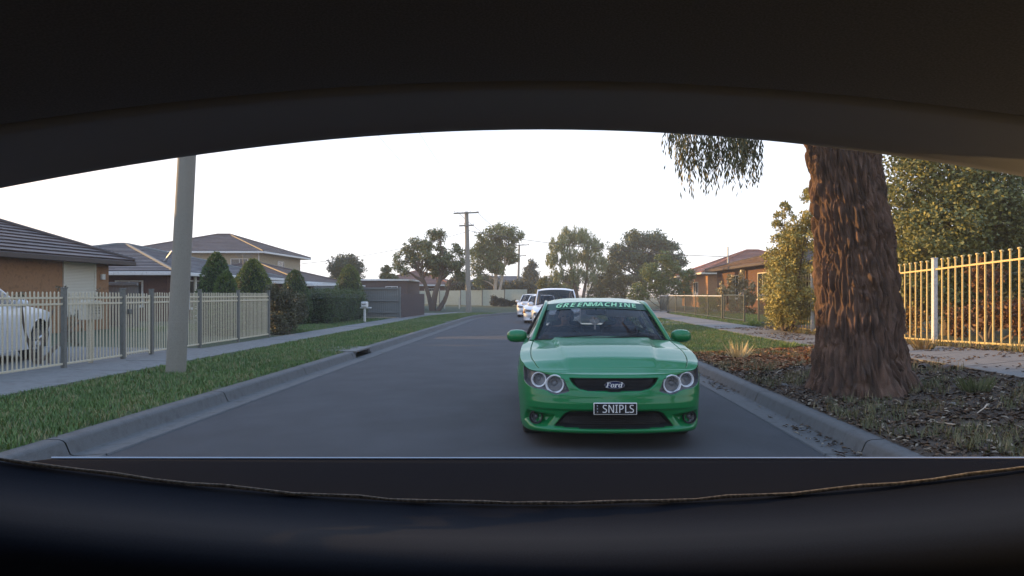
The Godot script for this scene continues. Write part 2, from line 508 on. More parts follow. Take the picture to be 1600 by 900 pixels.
func grasses() -> void:
	var t1 := tuft(7, 0.065, 0.05, 0.007)
	var green := [Color(0.065, 0.13, 0.022), Color(0.12, 0.20, 0.04), Color(0.24, 0.22, 0.09)]
	scatter("grass", "short green lawn grass covering the left verge beside the kerb", "grass", t1, M.grass, 21000, [-6.98, -4.7, 3.5, 46.0], green, 0.7, 1.5)
	scatter("lawn_grass", "mown grass of front yard behind the left footpath", "grass", t1, M.grass, 6000, [-14.5, -8.3, 22.0, 34.0], green, 0.8, 1.6)
	scatter("verge_grass", "green grass on right verge beyond the green car", "grass", t1, M.grass, 9000, [3.25, 6.2, 14.6, 34.0], green, 0.7, 1.5)
	scatter("yard_grass", "bright grass behind the dark wire fence on the right", "grass", t1, M.grass, 5000, [7.8, 11.5, 24.0, 40.0], green, 0.9, 1.8)
	var t2 := tuft(6, 0.11, 0.05, 0.007)
	scatter("weeds", "sparse low weeds and dry grass around the tree trunk", "weeds", t2, M.grass, 3600, [3.25, 6.2, 2.2, 14.5], [Color(0.07, 0.085, 0.028), Color(0.14, 0.13, 0.05), Color(0.26, 0.2, 0.1)], 0.4, 1.3, -0.05)
	scatter("dry_weeds", "weeds growing along the foot of the tan picket fence", "weeds", t2, M.grass, 900, [7.78, 8.4, 6.0, 24.0], [Color(0.09, 0.10, 0.03), Color(0.22, 0.18, 0.07), Color(0.3, 0.22, 0.1)], 0.6, 1.9, -0.1)
	# fallen leaves and bark
	var mb := MB.new()
	mb.quad(Vector3(-0.03, 0, 0), Vector3(0, 0.006, 0.009), Vector3(0.03, 0.002, 0), Vector3(0, 0.009, -0.009))
	mb.quad(Vector3(-0.03, 0.004, 0.0), Vector3(0, 0.010, 0.009), Vector3(0.03, 0.006, 0), Vector3(0, 0.013, -0.009))
	var leafm := mb.mesh()
	var brown := [Color(0.06, 0.036, 0.02), Color(0.18, 0.11, 0.06), Color(0.34, 0.27, 0.19)]
	scatter("leaf_litter", "brown fallen leaves and bark scattered over the bare right verge", "leaves", leafm, M.litter, 16000, [3.2, 6.3, 2.2, 15.2], brown, 0.5, 1.6, -0.35, 0.018, 0.5)
	scatter("path_litter", "fallen leaves blown along the tan fence and footpath", "leaves", leafm, M.litter, 2600, [6.3, 8.3, 5.0, 24.0], brown, 0.5, 1.5, 0.0, 0.04, 0.4)
	scatter("gutter_litter", "fallen leaves lying in the right gutter near the car", "leaves", leafm, M.litter, 900, [2.72, 3.05, 2.5, 16.0], brown, 0.4, 1.2, -0.1, 0.012, 0.3)
	scatter("bark_litter", "orange bark chips heaped on verge behind the big trunk", "leaves", leafm, M.litter, 5200, [3.3, 6.2, 11.2, 14.8], [Color(0.22, 0.09, 0.035), Color(0.38, 0.17, 0.07), Color(0.45, 0.3, 0.16)], 0.9, 2.2, -0.3, 0.022, 0.7)
	# small fallen sticks, pale stones
	var sticks := [[4.0, 6.6, 0.5, 0.9], [5.0, 7.2, 0.7, 2.3], [3.7, 5.2, 0.35, 0.3], [5.6, 8.3, 0.45, 1.4]]
	var sl := ["thin pale fallen stick lying left of the trunk's foot", "longest fallen stick on the bare verge, right of trunk", "short stick lying closest to the right kerb", "thin fallen stick near footpath, right of the trunk"]
	for i in sticks.size():
		var s: Array = sticks[i]
		var m := MB.new()
		var dir := Vector3(cos(s[3]), 0, sin(s[3]))
		var o := P(s[0], s[1], gh(s[0], s[1]) + 0.022)
		m.tube([o, o + dir * s[2] * 0.5 + Vector3(0, 0.012, 0.03), o + dir * s[2]], [0.009, 0.007, 0.004], 6)
		m.tube([o + dir * s[2] * 0.5 + Vector3(0, 0.012, 0.03), o + dir * s[2] * 0.7 + Vector3(0.04, 0.03, 0.09)], [0.005, 0.002], 5)
		tag(part("stick", m, M.bark_pale, self), sl[i], "stick")
	for q in [[5.9, 9.9, 0.5, "upright dark curled bark scrap right of the trunk"], [6.08, 9.6, 1.7, "flat dark curled bark scrap beside the right footpath"]]:
		var m := MB.new()
		var rows := []
		for i in 7:
			var r := PackedVector3Array()
			for k in 7:
				var a: float = -1.0 + i / 3.0
				r.append(Basis(Vector3.UP, q[2]) * Vector3((k - 3) * 0.03, 0.09 * cos(a * 1.3) + 0.012 * sin(k * 2.0), 0.08 * sin(a * 1.4) + 0.02 * cos(k * 1.3)))
			rows.append(r)
		m.grid(rows)
		tag(part("bark_scrap", m, M.trim_brown, self, P(q[0], q[1], gh(q[0], q[1]) - 0.02)), q[3], "bark")
	for i in 5:
		var q: Array = [[4.6, 5.6, 0.035], [3.9, 4.6, 0.03], [5.5, 6.3, 0.03], [4.75, 7.4, 0.04], [3.55, 9.4, 0.05]][i]
		var m := MB.new()
		m.lathe(P(q[0], q[1], gh(q[0], q[1]) - 0.004), Basis(Vector3.UP, i), [Vector2(0.001, 0.0), Vector2(q[2], 0.008), Vector2(q[2] * 1.05, 0.02), Vector2(q[2] * 0.7, q[2] * 0.95), Vector2(0.001, q[2] * 1.05)], 7)
		tag(part("pebble", m, M.concrete, self), ["small pale stone on litter below the fallen sticks, nearest the middle", "pale stone nearest to the right kerb and camera", "small pale stone farthest right among the leaf litter", "pale stone just in front of the big trunk's foot", "largest pale stone, beside the kerb near the green sedan"][i], "stone", "pale stones on the bare verge")
	# dry grass clump and weeds that stand out
	for w in [["dry_grass_clump", "straw coloured dry grass clump beside the green car's mirror side", 4.05, 13.2, 0.42, [Color(0.42, 0.33, 0.16), Color(0.55, 0.45, 0.24)], 90], ["weed_clump", "bright green weed clump at the edge of the right footpath", 5.6, 14.6, 0.22, [Color(0.10, 0.17, 0.03), Color(0.2, 0.26, 0.06)], 120], ["weed_clump", "low leafy weed clump right of the trunk's foot", 5.35, 7.9, 0.26, [Color(0.06, 0.08, 0.025), Color(0.12, 0.13, 0.05)], 110], ["weed_clump", "reddish weeds between the trunk and the tan fence", 7.15, 12.0, 0.3, [Color(0.2, 0.11, 0.04), Color(0.25, 0.2, 0.07)], 110], ["weed_clump", "green weeds under the sunlit shrub by the dark fence gate", 8.0, 24.2, 0.3, [Color(0.13, 0.2, 0.03), Color(0.24, 0.3, 0.06)], 160]]:
		var m := MB.new()
		for k in w[6]:
			var a := rng.randf() * TAU
			var out := Vector3(cos(a), 0, sin(a))
			var b := P(w[2], w[3], gh(w[2], w[3]) + 0.0) + out * rng.randf() * 0.14
			b.y = gh(b.x, -b.z) - 0.01
			m.col = w[5][0].lerp(w[5][1], rng.randf())
			var tip := (out * rng.randf_range(0.1, 0.9) + Vector3.UP).normalized()
			m.leaf(b, tip, tip.cross(out.rotated(Vector3.UP, 1.2)).normalized(), w[4] * rng.randf_range(0.5, 1.15), 0.016)
		tag(part(w[0], m, M.grass, self), w[1], "weed" if w[0] == "weed_clump" else "grass")

# ---------- fences ----------
func picket_mesh(h: float, w: float, finial: int) -> ArrayMesh:
	var mb := MB.new()
	if finial == 1:
		mb.lathe(Vector3.ZERO, Basis.IDENTITY, [Vector2(0.001, 0), Vector2(w, 0), Vector2(w, h - 0.04), Vector2(w * 1.9, h - 0.035), Vector2(w * 2.0, h - 0.008), Vector2(w * 0.9, h), Vector2(0.001, h)], 8)
	else:
		mb.lathe(Vector3.ZERO, Basis.IDENTITY, [Vector2(0.001, 0), Vector2(w, 0), Vector2(w, h - 0.03), Vector2(w * 0.75, h - 0.012), Vector2(0.001, h)], 8)
	return mb.mesh()

func picket_fence(o: Node3D, x: float, posts: Array, h: float, space: float, w: float, finial: int, rails: Array, mp: Material, mpost: Material, post_w: float, post_h: float) -> void:
	# o stands at the origin; the fence runs down the street at lateral x
	var pm := picket_mesh(h, w, finial)
	for i in posts.size() - 1:
		var a: float = posts[i]; var b: float = posts[i + 1]
		var ya := gh(x, a) + 0.05; var yb := gh(x, b) + 0.05
		for r in rails:
			var mb := MB.new()
			var pa := P(x, a + post_w * 0.5, ya + r); var pb := P(x, b - post_w * 0.5, yb + r)
			mb.bevel((pa + pb) * 0.5, Vector3(0.028, 0.036, pa.distance_to(pb)), 0.004, Basis.looking_at(pb - pa))
			part("rail", mb, mp, o)
		var nn := int(round((b - a - post_w) / space))
		for k in range(1, nn):
			var d := a + post_w * 0.5 + (b - a - post_w) * k / nn
			part("picket", pm, mp, o, P(x + rng.randf_range(-0.003, 0.003), d, lerpf(ya, yb, (d - a) / (b - a)) + 0.02 + rng.randf_range(-0.006, 0.006)))
	for a in posts:
		var mb := MB.new()
		mb.bevel(Vector3(0, post_h * 0.5 - 0.1, 0), Vector3(post_w, post_h + 0.2, post_w), 0.008)
		mb.bevel(Vector3(0, post_h + 0.012, 0), Vector3(post_w * 1.2, 0.02, post_w * 1.2), 0.008)
		part("post", mb, mpost, o, P(x, a, gh(x, a)))

func fences() -> void:
	var o := thing("picket_fence", "cream steel picket fence with dark posts along the left footpath", "fence")
	picket_fence(o, -8.5, [5.2, 7.3, 9.5, 11.36, 12.96], 1.30, 0.088, 0.0125, 0, [0.04, 1.10, 1.21], M.fence_cream, M.fence_post, 0.075, 1.42)
	picket_fence(o, -8.5, [13.9, 15.86, 17.86, 19.85], 1.30, 0.088, 0.0125, 0, [0.04, 1.10, 1.21], M.fence_cream, M.fence_post, 0.075, 1.42)
	# pedestrian gate between two of its posts
	var g := thing("fence_gate", "narrow cream picket gate in the left fence beside the utility pole", "gate")
	var pm := picket_mesh(1.27, 0.0125, 0)
	for r in [0.07, 1.1, 1.21]:
		var mb := MB.new()
		mb.bevel(P(-8.5, 13.43, gh(-8.5, 13.4) + 0.05 + r), Vector3(0.03, 0.036, 0.8), 0.004)
		part("rail", mb, M.fence_cream, g)
	for d in [13.04, 13.82]:
		var mb := MB.new()
		mb.bevel(P(-8.5, d, gh(-8.5, d) + 0.68), Vector3(0.034, 1.26, 0.034), 0.004)
		part("stile", mb, M.fence_cream, g)
	for k in 8: part("picket", pm, M.fence_cream, g, P(-8.5, 13.04 + 0.78 * (k + 1) / 9.0, gh(-8.5, 13.4) + 0.08))
	var lb := MB.new()
	lb.bevel(P(-8.46, 13.1, 1.15), Vector3(0.06, 0.1, 0.08), 0.01)
	part("latch", lb, M.fence_post, g)
	# letter box panel on the fence
	var lbx := thing("letter_box", "cream perforated letter box fixed behind the left picket fence", "letter box", P(-8.62, 12.2, gh(-8.6, 12.2)))
	var mb2 := MB.new()
	mb2.bevel(Vector3(0, 1.02, 0), Vector3(0.16, 0.36, 0.44), 0.012)
	part("box", mb2, M.trim_cream, lbx)
	mb2 = MB.new()
	for i in 3:
		for k in 4: mb2.bevel(Vector3(0.081, 0.96 + i * 0.05, -0.13 + k * 0.085), Vector3(0.01, 0.026, 0.035), 0.003)
	part("slots", mb2, M.gap_black, lbx)
	mb2 = MB.new()
	mb2.bevel(Vector3(0, 0.42, 0), Vector3(0.06, 0.9, 0.06), 0.006)
	part("post", mb2, M.fence_cream, lbx)

	o = thing("picket_fence", "tall sunlit tan picket fence with capped tops behind the big trunk", "fence")
	picket_fence(o, 8.3, [4.2, 7.3, 10.45, 13.56, 16.6, 19.7, 22.4], 1.74, 0.215, 0.0175, 1, [0.05, 1.55], M.fence_tan, M.trim_white, 0.09, 1.82)

	# paling fence across the yard, steel framed
	o = thing("paling_fence", "grey-green timber paling fence with rails facing the street, behind mailbox", "fence")
	var m := MB.new(); m.bevel(Vector3(0, 0.82, 0), Vector3(0.112, 1.64, 0.016), 0.003)
	var pal := m.mesh()
	var x := -12.6
	while x < -7.95:
		part("paling", pal, M.paling_grey, o, P(x, 35.5, gh(x, 35.5) + 0.06 + rng.randf_range(-0.01, 0.01)))
		x += 0.118
	for y in [0.30, 0.95, 1.62]:
		m = MB.new(); m.bevel(P(-10.28, 35.46, gh(-10, 35.5) + y), Vector3(4.7, 0.075, 0.05), 0.006)
		part("rail", m, M.paling_grey, o)
	for px in [-12.6, -10.2, -7.9]:
		m = MB.new(); m.bevel(P(px, 35.42, gh(px, 35.5) + 0.85), Vector3(0.09, 1.8, 0.07), 0.008)
		part("post", m, M.paling_grey, o)
	o = thing("paling_fence", "low dark brown paling fence running beside the footpath", "fence")
	m = MB.new(); m.bevel(Vector3(0, 0.66, 0), Vector3(0.018, 1.32, 0.14), 0.003)
	pal = m.mesh()
	var dd := 35.6
	while dd < 41.0:
		var xx := lerpf(-7.85, -7.6, (dd - 35.6) / 5.4)
		part("paling", pal, M.paling_brown, o, P(xx, dd, gh(xx, dd) + 0.04 + rng.randf_range(-0.012, 0.012)))
		dd += 0.15
	for y in [0.3, 1.05]:
		m = MB.new(); m.bevel(P(-7.79, 38.3, 0.17 + y), Vector3(0.05, 0.08, 5.4), 0.006, Basis(Vector3.UP, -0.046))
		part("rail", m, M.paling_brown, o)
	# pale sheet panels where the road turns
	o = thing("panel_fence", "pale sage sheet-metal panel fence at the bend of the road", "fence")
	for k in 5:
		var a := Vector2(-13.2 + k * 2.35, 68.6 - k * 1.0)
		var b := a + Vector2(2.25, -0.95)
		m = MB.new()
		var pa := P(a.x, a.y, 0.9 + 0.12); var pb := P(b.x, b.y, 0.9 + 0.12)
		m.bevel((pa + pb) * 0.5 + Vector3(0, 0.03 + k * 0.03, 0), Vector3(0.03, 1.65, pa.distance_to(pb)), 0.006, Basis.looking_at(pb - pa))
		part("panel", m, M.panel_sage, o)
		m = MB.new()
		m.bevel(P(a.x - 0.05, a.y + 0.02, 0.98 + k * 0.03), Vector3(0.09, 1.8, 0.09), 0.008)
		part("post", m, M.fence_post, o)
	# bollards on the corner
	for k in 2:
		m = MB.new()
		m.bevel(Vector3(0, 0.5, 0), Vector3(0.11, 1.0, 0.11), 0.02)
		var bx: float = [-8.6, -7.3][k]
		var q := tag(part("bollard", m, M.trim_cream, self, P(bx, 56.0, gh(bx, 56.0))), ["left one of the two short cream posts before the pale panel fence", "right one of the two short cream posts before the pale panel fence"][k], "bollard", "cream posts on the corner")
	# dark wire fences and gate on the right
	o = thing("wire_fence", "low dark green wire fence with pale top rail, right of the green car", "fence")
	wire_run(o, 8.3, 45.0, 29.6, 6, true)
	o = thing("wire_gate", "dark metal bar gate standing open at end of the wire fence", "gate")
	wire_run(o, 8.32, 29.4, 26.4, 1, false)
	m = MB.new(); m.bevel(P(8.26, 28.7, gh(8.3, 28.7) + 0.95), Vector3(0.05, 0.34, 0.26), 0.02)
	part("letter_slot", m, M.gap_black, o)
	o = thing("wire_fence", "short dark fence length between the gate opening and sunlit shrub", "fence")
	wire_run(o, 8.3, 24.6, 22.6, 1, false)

func wire_run(o: Node3D, x: float, d0: float, d1: float, bays: int, pale: bool) -> void:
	var step := (d1 - d0) / bays
	for k in bays + 1:
		var d := d0 + step * k
		var m := MB.new()
		m.tube([P(x, d, gh(x, d) - 0.05), P(x, d, gh(x, d) + 1.2)], [0.035], 8)
		part("post", m, M.fence_green, o)
		if k == bays: continue
		for y in ([0.12, 1.12] if pale else [0.12, 1.15]):
			m = MB.new()
			m.tube([P(x, d, gh(x, d) + y), P(x, d + step, gh(x, d + step) + y)], [0.022], 8)
			part("rail", m, M.trim_white if pale and y > 1 else M.fence_green, o)
		var nb := int(absf(step) / 0.11)
		var bar := MB.new()
		bar.tube([Vector3(0, 0.1, 0), Vector3(0, 1.13, 0)], [0.008], 5)
		var bm := bar.mesh()
		for j in range(1, nb):
			var q := d + step * j / nb
			part("bar", bm, M.fence_green, o, P(x, q, gh(x, q)))

# ---------- poles and wires ----------
func wire_between(called: String, label: String, a: Vector3, b: Vector3, sag: float, r: float) -> void:
	var m := MB.new()
	var pts := []
	for k in 17:
		var t := k / 16.0
		pts.append(a.lerp(b, t) - Vector3.UP * sag * 4.0 * t * (1.0 - t))
	m.tube(pts, [r], 5)
	tag(part(called, m, M.wire, self), label, "wire", "overhead wires")

func power_pole(label: String, x: float, d: float, top: Vector3, r0: float, r1: float, arms: Array) -> Node3D:
	var o := thing("utility_pole", label, "pole", P(x, d, gh(x, d)), 0.0, "timber utility poles")
	var m := MB.new()
	var t := top - o.position
	m.tube([Vector3(0, -0.15, 0), Vector3.ZERO, t * 0.25, t * 0.5, t * 0.75, t], [r0 * 1.02, r0, lerpf(r0, r1, 0.25), lerpf(r0, r1, 0.5), lerpf(r0, r1, 0.75), r1], 20)
	part("shaft", m, M.pole_wood, o)
	for a in arms:
		m = MB.new()
		m.bevel(t * a[0] + Vector3(0, 0, r1 + 0.04), Vector3(a[1], 0.11, 0.08), 0.01, Basis(Vector3.BACK, 0.04))
		part("crossarm", m, M.pole_wood, o)
		for k in 4:
			m = MB.new()
			m.lathe(t * a[0] + Vector3((k - 1.5) / 1.5 * a[1] * 0.46, 0.05, r1 + 0.04), Basis.IDENTITY, [Vector2(0.01, 0), Vector2(0.012, 0.05), Vector2(0.035, 0.06), Vector2(0.04, 0.1), Vector2(0.02, 0.13), Vector2(0.001, 0.135)], 8)
			part("insulator", m, M.trim_white, o)
	return o

func poles() -> void:
	power_pole("thick grey timber pole in foreground on the left grass verge", -6.25, 10.9, P(-5.78, 10.9, 9.3), 0.155, 0.115, [[0.97, 2.2]])
	power_pole("distant timber pole with crossarms before the twisted tree on left", -5.55, 48.0, P(-5.72, 48.0, 7.7), 0.21, 0.15, [[0.985, 1.9], [0.86, 1.1]])
	power_pole("farthest small timber pole, above the parked white cars", -3.2, 82.0, P(-3.0, 82.0, 7.9), 0.17, 0.12, [[0.985, 2.6], [0.8, 1.9]])
	for k in 2:
		var dx: float = [-0.9, 0.9][k]
		wire_between("power_line", ["left overhead wire from foreground pole to the distant pole", "right overhead wire from foreground pole to the distant pole"][k], P(-5.8 + dx, 10.9, 9.15), P(-5.7 + dx * 0.9, 48, 7.68), 0.7, 0.006)
	for k in 2:
		var dx: float = [-0.7, 0.8][k]
		wire_between("power_line", ["left overhead wire from distant pole on to the farthest pole", "right overhead wire from distant pole on to the farthest pole"][k], P(-5.7 + dx, 48, 7.68), P(-3.0 + dx * 1.3, 82, 7.85), 0.6, 0.02)
	wire_between("service_wire", "thin service wire crossing the street to the tiled right-hand house", P(-5.65, 48, 6.3), P(12.2, 41, 3.9), 0.35, 0.02)
	wire_between("service_wire", "thin service wire falling left of the distant pole to houses", P(-5.7, 48, 6.2), P(-16.6, 44, 3.6), 0.3, 0.016)

# ---------- houses ----------
func hip_roof(o: Node3D, x0: float, x1: float, d0: float, d1: float, y: float, rise: float, c0: Color, c1: Color, ridge_along_x: bool, capmat: Material) -> void:
	# x0 is the street-side eave. All in o's local space with o at the origin
	var w := absf(x1 - x0); var l := d1 - d0
	var inset := minf(w, l) * 0.5
	var sg := signf(x1 - x0)
	var A := P(x0, d0, y); var B := P(x0, d1, y); var C := P(x1, d1, y); var D := P(x1, d0, y)
	var R1: Vector3; var R2: Vector3
	if ridge_along_x:
		R1 = P(x0 + sg * inset, (d0 + d1) * 0.5, y + rise); R2 = P(x1 - sg * inset, (d0 + d1) * 0.5, y + rise)
	else:
		R1 = P((x0 + x1) * 0.5, d0 + inset, y + rise); R2 = P((x0 + x1) * 0.5, d1 - inset, y + rise)
	var slopes := []
	if ridge_along_x:
		slopes = [[A, B, R1, R1], [B, C, R2, R1], [C, D, R2, R2], [D, A, R1, R2]]
	else:
		slopes = [[A, B, R2, R1], [B, C, R2, R2], [C, D, R1, R2], [D, A, R1, R1]]
	var mb := MB.new()
	for s in slopes:
		var h: Vector3 = ((s[1] - s[0]) as Vector3).cross(s[2] - s[0]).normalized()
		if h.y < 0: h = -h
		var ln: float = ((s[2] + s[3]) * 0.5 - (s[0] + s[1]) * 0.5).length()
		var nc := int(ln / 0.32)
		for k in nc:
			var t0 := float(k) / nc; var t1 := float(k + 1) / nc
			var a: Vector3 = (s[0] as Vector3).lerp(s[3], t0); var b: Vector3 = (s[1] as Vector3).lerp(s[2], t0)
			var e: Vector3 = (s[0] as Vector3).lerp(s[3], t1); var f: Vector3 = (s[1] as Vector3).lerp(s[2], t1)
			var nt := maxi(1, int(a.distance_to(b) / 0.6))
			for j in nt:
				var u0 := float(j) / nt; var u1 := float(j + 1) / nt
				mb.col = c0.lerp(c1, clampf(rng.randf() * 0.7 + 0.3 * sin(k * 1.7 + j * 0.3), 0, 1))
				var lo := 0.045 + rng.randf() * 0.008
				var p0 := a.lerp(b, u0) + h * lo; var p1 := a.lerp(b, u1) + h * lo
				var p2 := e.lerp(f, u1) + h * 0.012; var p3 := e.lerp(f, u0) + h * 0.012
				mb.quad(p0, p1, p2, p3)
				mb.quad(p0 - h * 0.05, p1 - h * 0.05, p1, p0)
	mb.col = c0
	mb.quad(A, B, C, D)
	var rf := part("roof", mb, M.tile, o)
	for e in ([[A, R1], [B, R1], [C, R2], [D, R2], [R1, R2]] if ridge_along_x else [[A, R1], [B, R2], [C, R2], [D, R1], [R1, R2]]):
		if (e[0] as Vector3).distance_to(e[1]) < 0.3: continue
		var m := MB.new()
		m.tube([e[0] + Vector3.UP * 0.03, e[1] + Vector3.UP * 0.03], [0.085], 8)
		part("ridge_cap", m, capmat, rf)

func gutter(o: Node3D, x0: float, x1: float, d0: float, d1: float, y: float, material: Material) -> void:
	for e in [[P(x0, d0, y), P(x0, d1, y)], [P(x0, d1, y), P(x1, d1, y)], [P(x1, d1, y), P(x1, d0, y)], [P(x1, d0, y), P(x0, d0, y)]]:
		var a: Vector3 = e[0]; var b: Vector3 = e[1]
		var m := MB.new()
		m.bevel((a + b) * 0.5 + Vector3(0, -0.075, 0), Vector3(0.1, 0.17, a.distance_to(b) + 0.09), 0.02, Basis.looking_at(b - a))
		part("gutter", m, material, o)

func walls(o: Node3D, x0: float, x1: float, d0: float, d1: float, y0: float, y1: float, material: Material) -> void:
	var m := MB.new()
	m.box(P((x0 + x1) * 0.5, (d0 + d1) * 0.5, (y0 + y1) * 0.5), Vector3(absf(x1 - x0), y1 - y0, d1 - d0))
	part("wall", m, material, o)

func window(o: Node3D, at: Vector3, w: float, h: float, facing: Vector3, frame: Material, shutter := false, mull := 1) -> Node3D:
	# at: centre of the opening on the wall's face
	var b := Basis.looking_at(-facing)
	var root := MB.new()
	var t := 0.06
	for s in [[Vector3(0, h * 0.5, 0), Vector3(w + t, t, 0.1)], [Vector3(0, -h * 0.5, 0), Vector3(w + t, t, 0.1)], [Vector3(w * 0.5, 0, 0), Vector3(t, h - t, 0.1)], [Vector3(-w * 0.5, 0, 0), Vector3(t, h - t, 0.1)]]:
		root.bevel(at + b * s[0], s[1], 0.008, b)
	for k in range(1, mull + 1):
		if mull > 0 and not shutter: root.bevel(at + b * Vector3(-w * 0.5 + w * k / (mull + 1.0), 0, 0), Vector3(0.045, h - t, 0.07), 0.006, b)
	var wn := part("window", root, frame, o)
	var m := MB.new()
	if shutter:
		var n := int(h / 0.05)
		for k in n: m.bevel(at + b * Vector3(0, -h * 0.5 + 0.03 + (h - 0.06) * (k + 0.5) / n, 0.012), Vector3(w - 0.05, (h - 0.06) / n - 0.004, 0.03), 0.008, b)
		part("shutter_slats", m, M.shutter_paint, wn).set_meta("kind", "stuff")
		m = MB.new()
		m.bevel(at + b * Vector3(0, h * 0.5 + 0.1, 0.06), Vector3(w + 0.12, 0.22, 0.18), 0.03, b)
		part("shutter_box", m, M.shutter_paint, wn)
	else:
		m.box(at + b * Vector3(0, 0, 0.01), Vector3(w - 0.04, h - 0.04, 0.01), b)
		part("pane", m, M.house_glass, wn)
		m = MB.new()
		m.bevel(at + b * Vector3(0, -h * 0.5 - 0.06, 0.07), Vector3(w + 0.16, 0.06, 0.18), 0.012, b)
		part("sill", m, frame, wn)
	return wn

func houses() -> void:
	var grey0 := Color(0.085, 0.085, 0.095); var grey1 := Color(0.17, 0.17, 0.18)
	var brown0 := Color(0.05, 0.03, 0.026); var brown1 := Color(0.11, 0.065, 0.05)
	# 1 orange brick house with the roller shutter
	var o := thing("brick_house", "orange brick house with roller shutter behind left picket fence", "house")
	walls(o, -15.6, -26.0, 5.5, 23.0, 0.1, 2.75, M.brick_orange)
	hip_roof(o, -15.05, -26.5, 4.9, 23.6, 2.72, 2.45, brown0, brown1, false, M.trim_brown)
	gutter(o, -15.05, -26.5, 4.9, 23.6, 2.70, M.trim_brown)
	window(o, P(-15.6, 21.55, 1.75), 1.45, 1.9, Vector3.RIGHT, M.trim_cream, true)
	window(o, P(-15.6, 14.5, 1.75), 1.8, 1.3, Vector3.RIGHT, M.trim_cream)
	var m := MB.new(); m.bevel(P(-15.56, 22.65, 2.12), Vector3(0.08, 0.2, 0.16), 0.01)
	part("meter_box", m, M.trim_white, o)
	m = MB.new(); m.tube([P(-18.5, 21.0, 3.9), P(-18.5, 21.0, 4.75)], [0.05], 8)
	m.lathe(P(-18.5, 21.0, 4.75), Basis.IDENTITY, [Vector2(0.05, 0), Vector2(0.11, 0.02), Vector2(0.11, 0.08), Vector2(0.02, 0.14), Vector2(0.001, 0.14)], 10)
	part("flue", m, M.fence_post, o)
	# side fence between houses 1 and 2
	var f := thing("side_fence", "grey paling side fence between orange brick house and tiled house", "fence")
	m = MB.new(); m.bevel(Vector3(0, 0.85, 0), Vector3(0.112, 1.7, 0.016), 0.003)
	var pal := m.mesh()
	var x := -15.6
	while x > -21.0:
		part("paling", pal, M.paling_grey, f, P(x, 24.6, gh(x, 24.6) + rng.randf_range(-0.012, 0.012)))
		x -= 0.12
	m = MB.new(); m.bevel(P(-18.3, 24.56, 1.9), Vector3(5.5, 0.12, 0.06), 0.01)
	part("cap_rail", m, M.paling_grey, f)
	# 2 grey tiled house
	o = thing("tiled_house", "low house with grey tiled hip roof and white gutter, left of cones", "house")
	walls(o, -16.9, -28.0, 28.8, 39.4, 0.1, 2.5, M.brick_brown)
	hip_roof(o, -16.2, -28.6, 28.1, 40.0, 2.52, 1.62, grey0, grey1, true, M.paling_grey)
	gutter(o, -16.2, -28.6, 28.1, 40.0, 2.50, M.trim_white)
	for d in [31.5, 36.5]: window(o, P(-16.9, d, 1.5), 1.9, 1.3, Vector3.RIGHT, M.trim_white, false, 2)
	window(o, P(-18.6, 28.8, 1.55), 1.2, 1.1, Vector3.BACK, M.trim_white)
	m = MB.new(); m.bevel(P(-17.9, 30.6, 3.3), Vector3(0.12, 0.1, 1.7), 0.02, Basis(Vector3.UP, 0.75) * Basis(Vector3.RIGHT, -0.28))
	part("vent_pipe", m, M.trim_white, o)
	for px in [[-16.4, 30.2], [-16.4, 33.6], [-16.4, 38.6]]:
		m = MB.new(); m.bevel(P(px[0], px[1], 1.3), Vector3(0.1, 2.4, 0.1), 0.01)
		part("veranda_post", m, M.trim_cream, o)
	m = MB.new()
	m.tube([P(-17.6, 37.6, 2.9), P(-17.6, 37.6, 3.9)], [0.02], 6)
	for k in 4: m.tube([P(-17.95 + k * 0.06, 37.3, 3.85 - k * 0.06), P(-17.3 + k * 0.06, 37.9, 3.85 - k * 0.06)], [0.012], 5)
	part("aerial", m, M.fence_post, o)
	# 3 two-storey cream house
	o = thing("two_storey_house", "cream two-storey house with dark hip roof rising behind", "house")
	walls(o, -25.6, -37.0, 57.6, 67.6, 0.1, 5.3, M.brick_cream)
	hip_roof(o, -24.8, -37.6, 56.8, 68.4, 5.35, 2.0, Color(0.07, 0.055, 0.055), Color(0.13, 0.10, 0.095), true, M.trim_brown)
	gutter(o, -24.8, -37.6, 56.8, 68.4, 5.33, M.trim_white)
	window(o, P(-27.3, 57.6, 4.1), 1.5, 1.2, Vector3.BACK, M.trim_white)
	window(o, P(-31.5, 57.6, 4.1), 1.5, 1.2, Vector3.BACK, M.trim_white)
	window(o, P(-25.6, 62.5, 4.1), 1.4, 1.2, Vector3.RIGHT, M.trim_white)
	m = MB.new(); m.tube([P(-25.52, 57.52, 5.2), P(-25.52, 57.52, 0.3)], [0.05], 8)
	part("downpipe", m, M.trim_white, o)
	# 4 brown roofed house
	o = thing("brown_roof_house", "low house with plain brown tiled roof behind the round hedge", "house")
	walls(o, -17.2, -27.5, 44.6, 54.4, 0.1, 2.4, M.brick_brown)
	hip_roof(o, -16.5, -28.2, 44.0, 55.0, 2.42, 1.5, brown0, brown1, true, M.trim_brown)
	gutter(o, -16.5, -28.2, 44.0, 55.0, 2.40, M.trim_white)
	window(o, P(-17.2, 48.5, 1.45), 2.0, 1.2, Vector3.RIGHT, M.trim_white, false, 2)
	m = MB.new(); m.bevel(P(-15.0, 45.5, 2.12), Vector3(3.6, 0.12, 4.4), 0.02)
	part("carport_roof", m, M.trim_white, o)
	for q in [[-13.4, 43.6], [-13.4, 47.4]]:
		m = MB.new(); m.bevel(P(q[0], q[1], 1.1), Vector3(0.09, 2.0, 0.09), 0.01)
		part("carport_post", m, M.trim_white, o)
	# far houses on the left
	o = thing("far_house", "small far brown house glimpsed under the twisted tree", "house")
	walls(o, -11.5, -21.0, 78.0, 88.0, 0.1, 2.7, M.brick_brown)
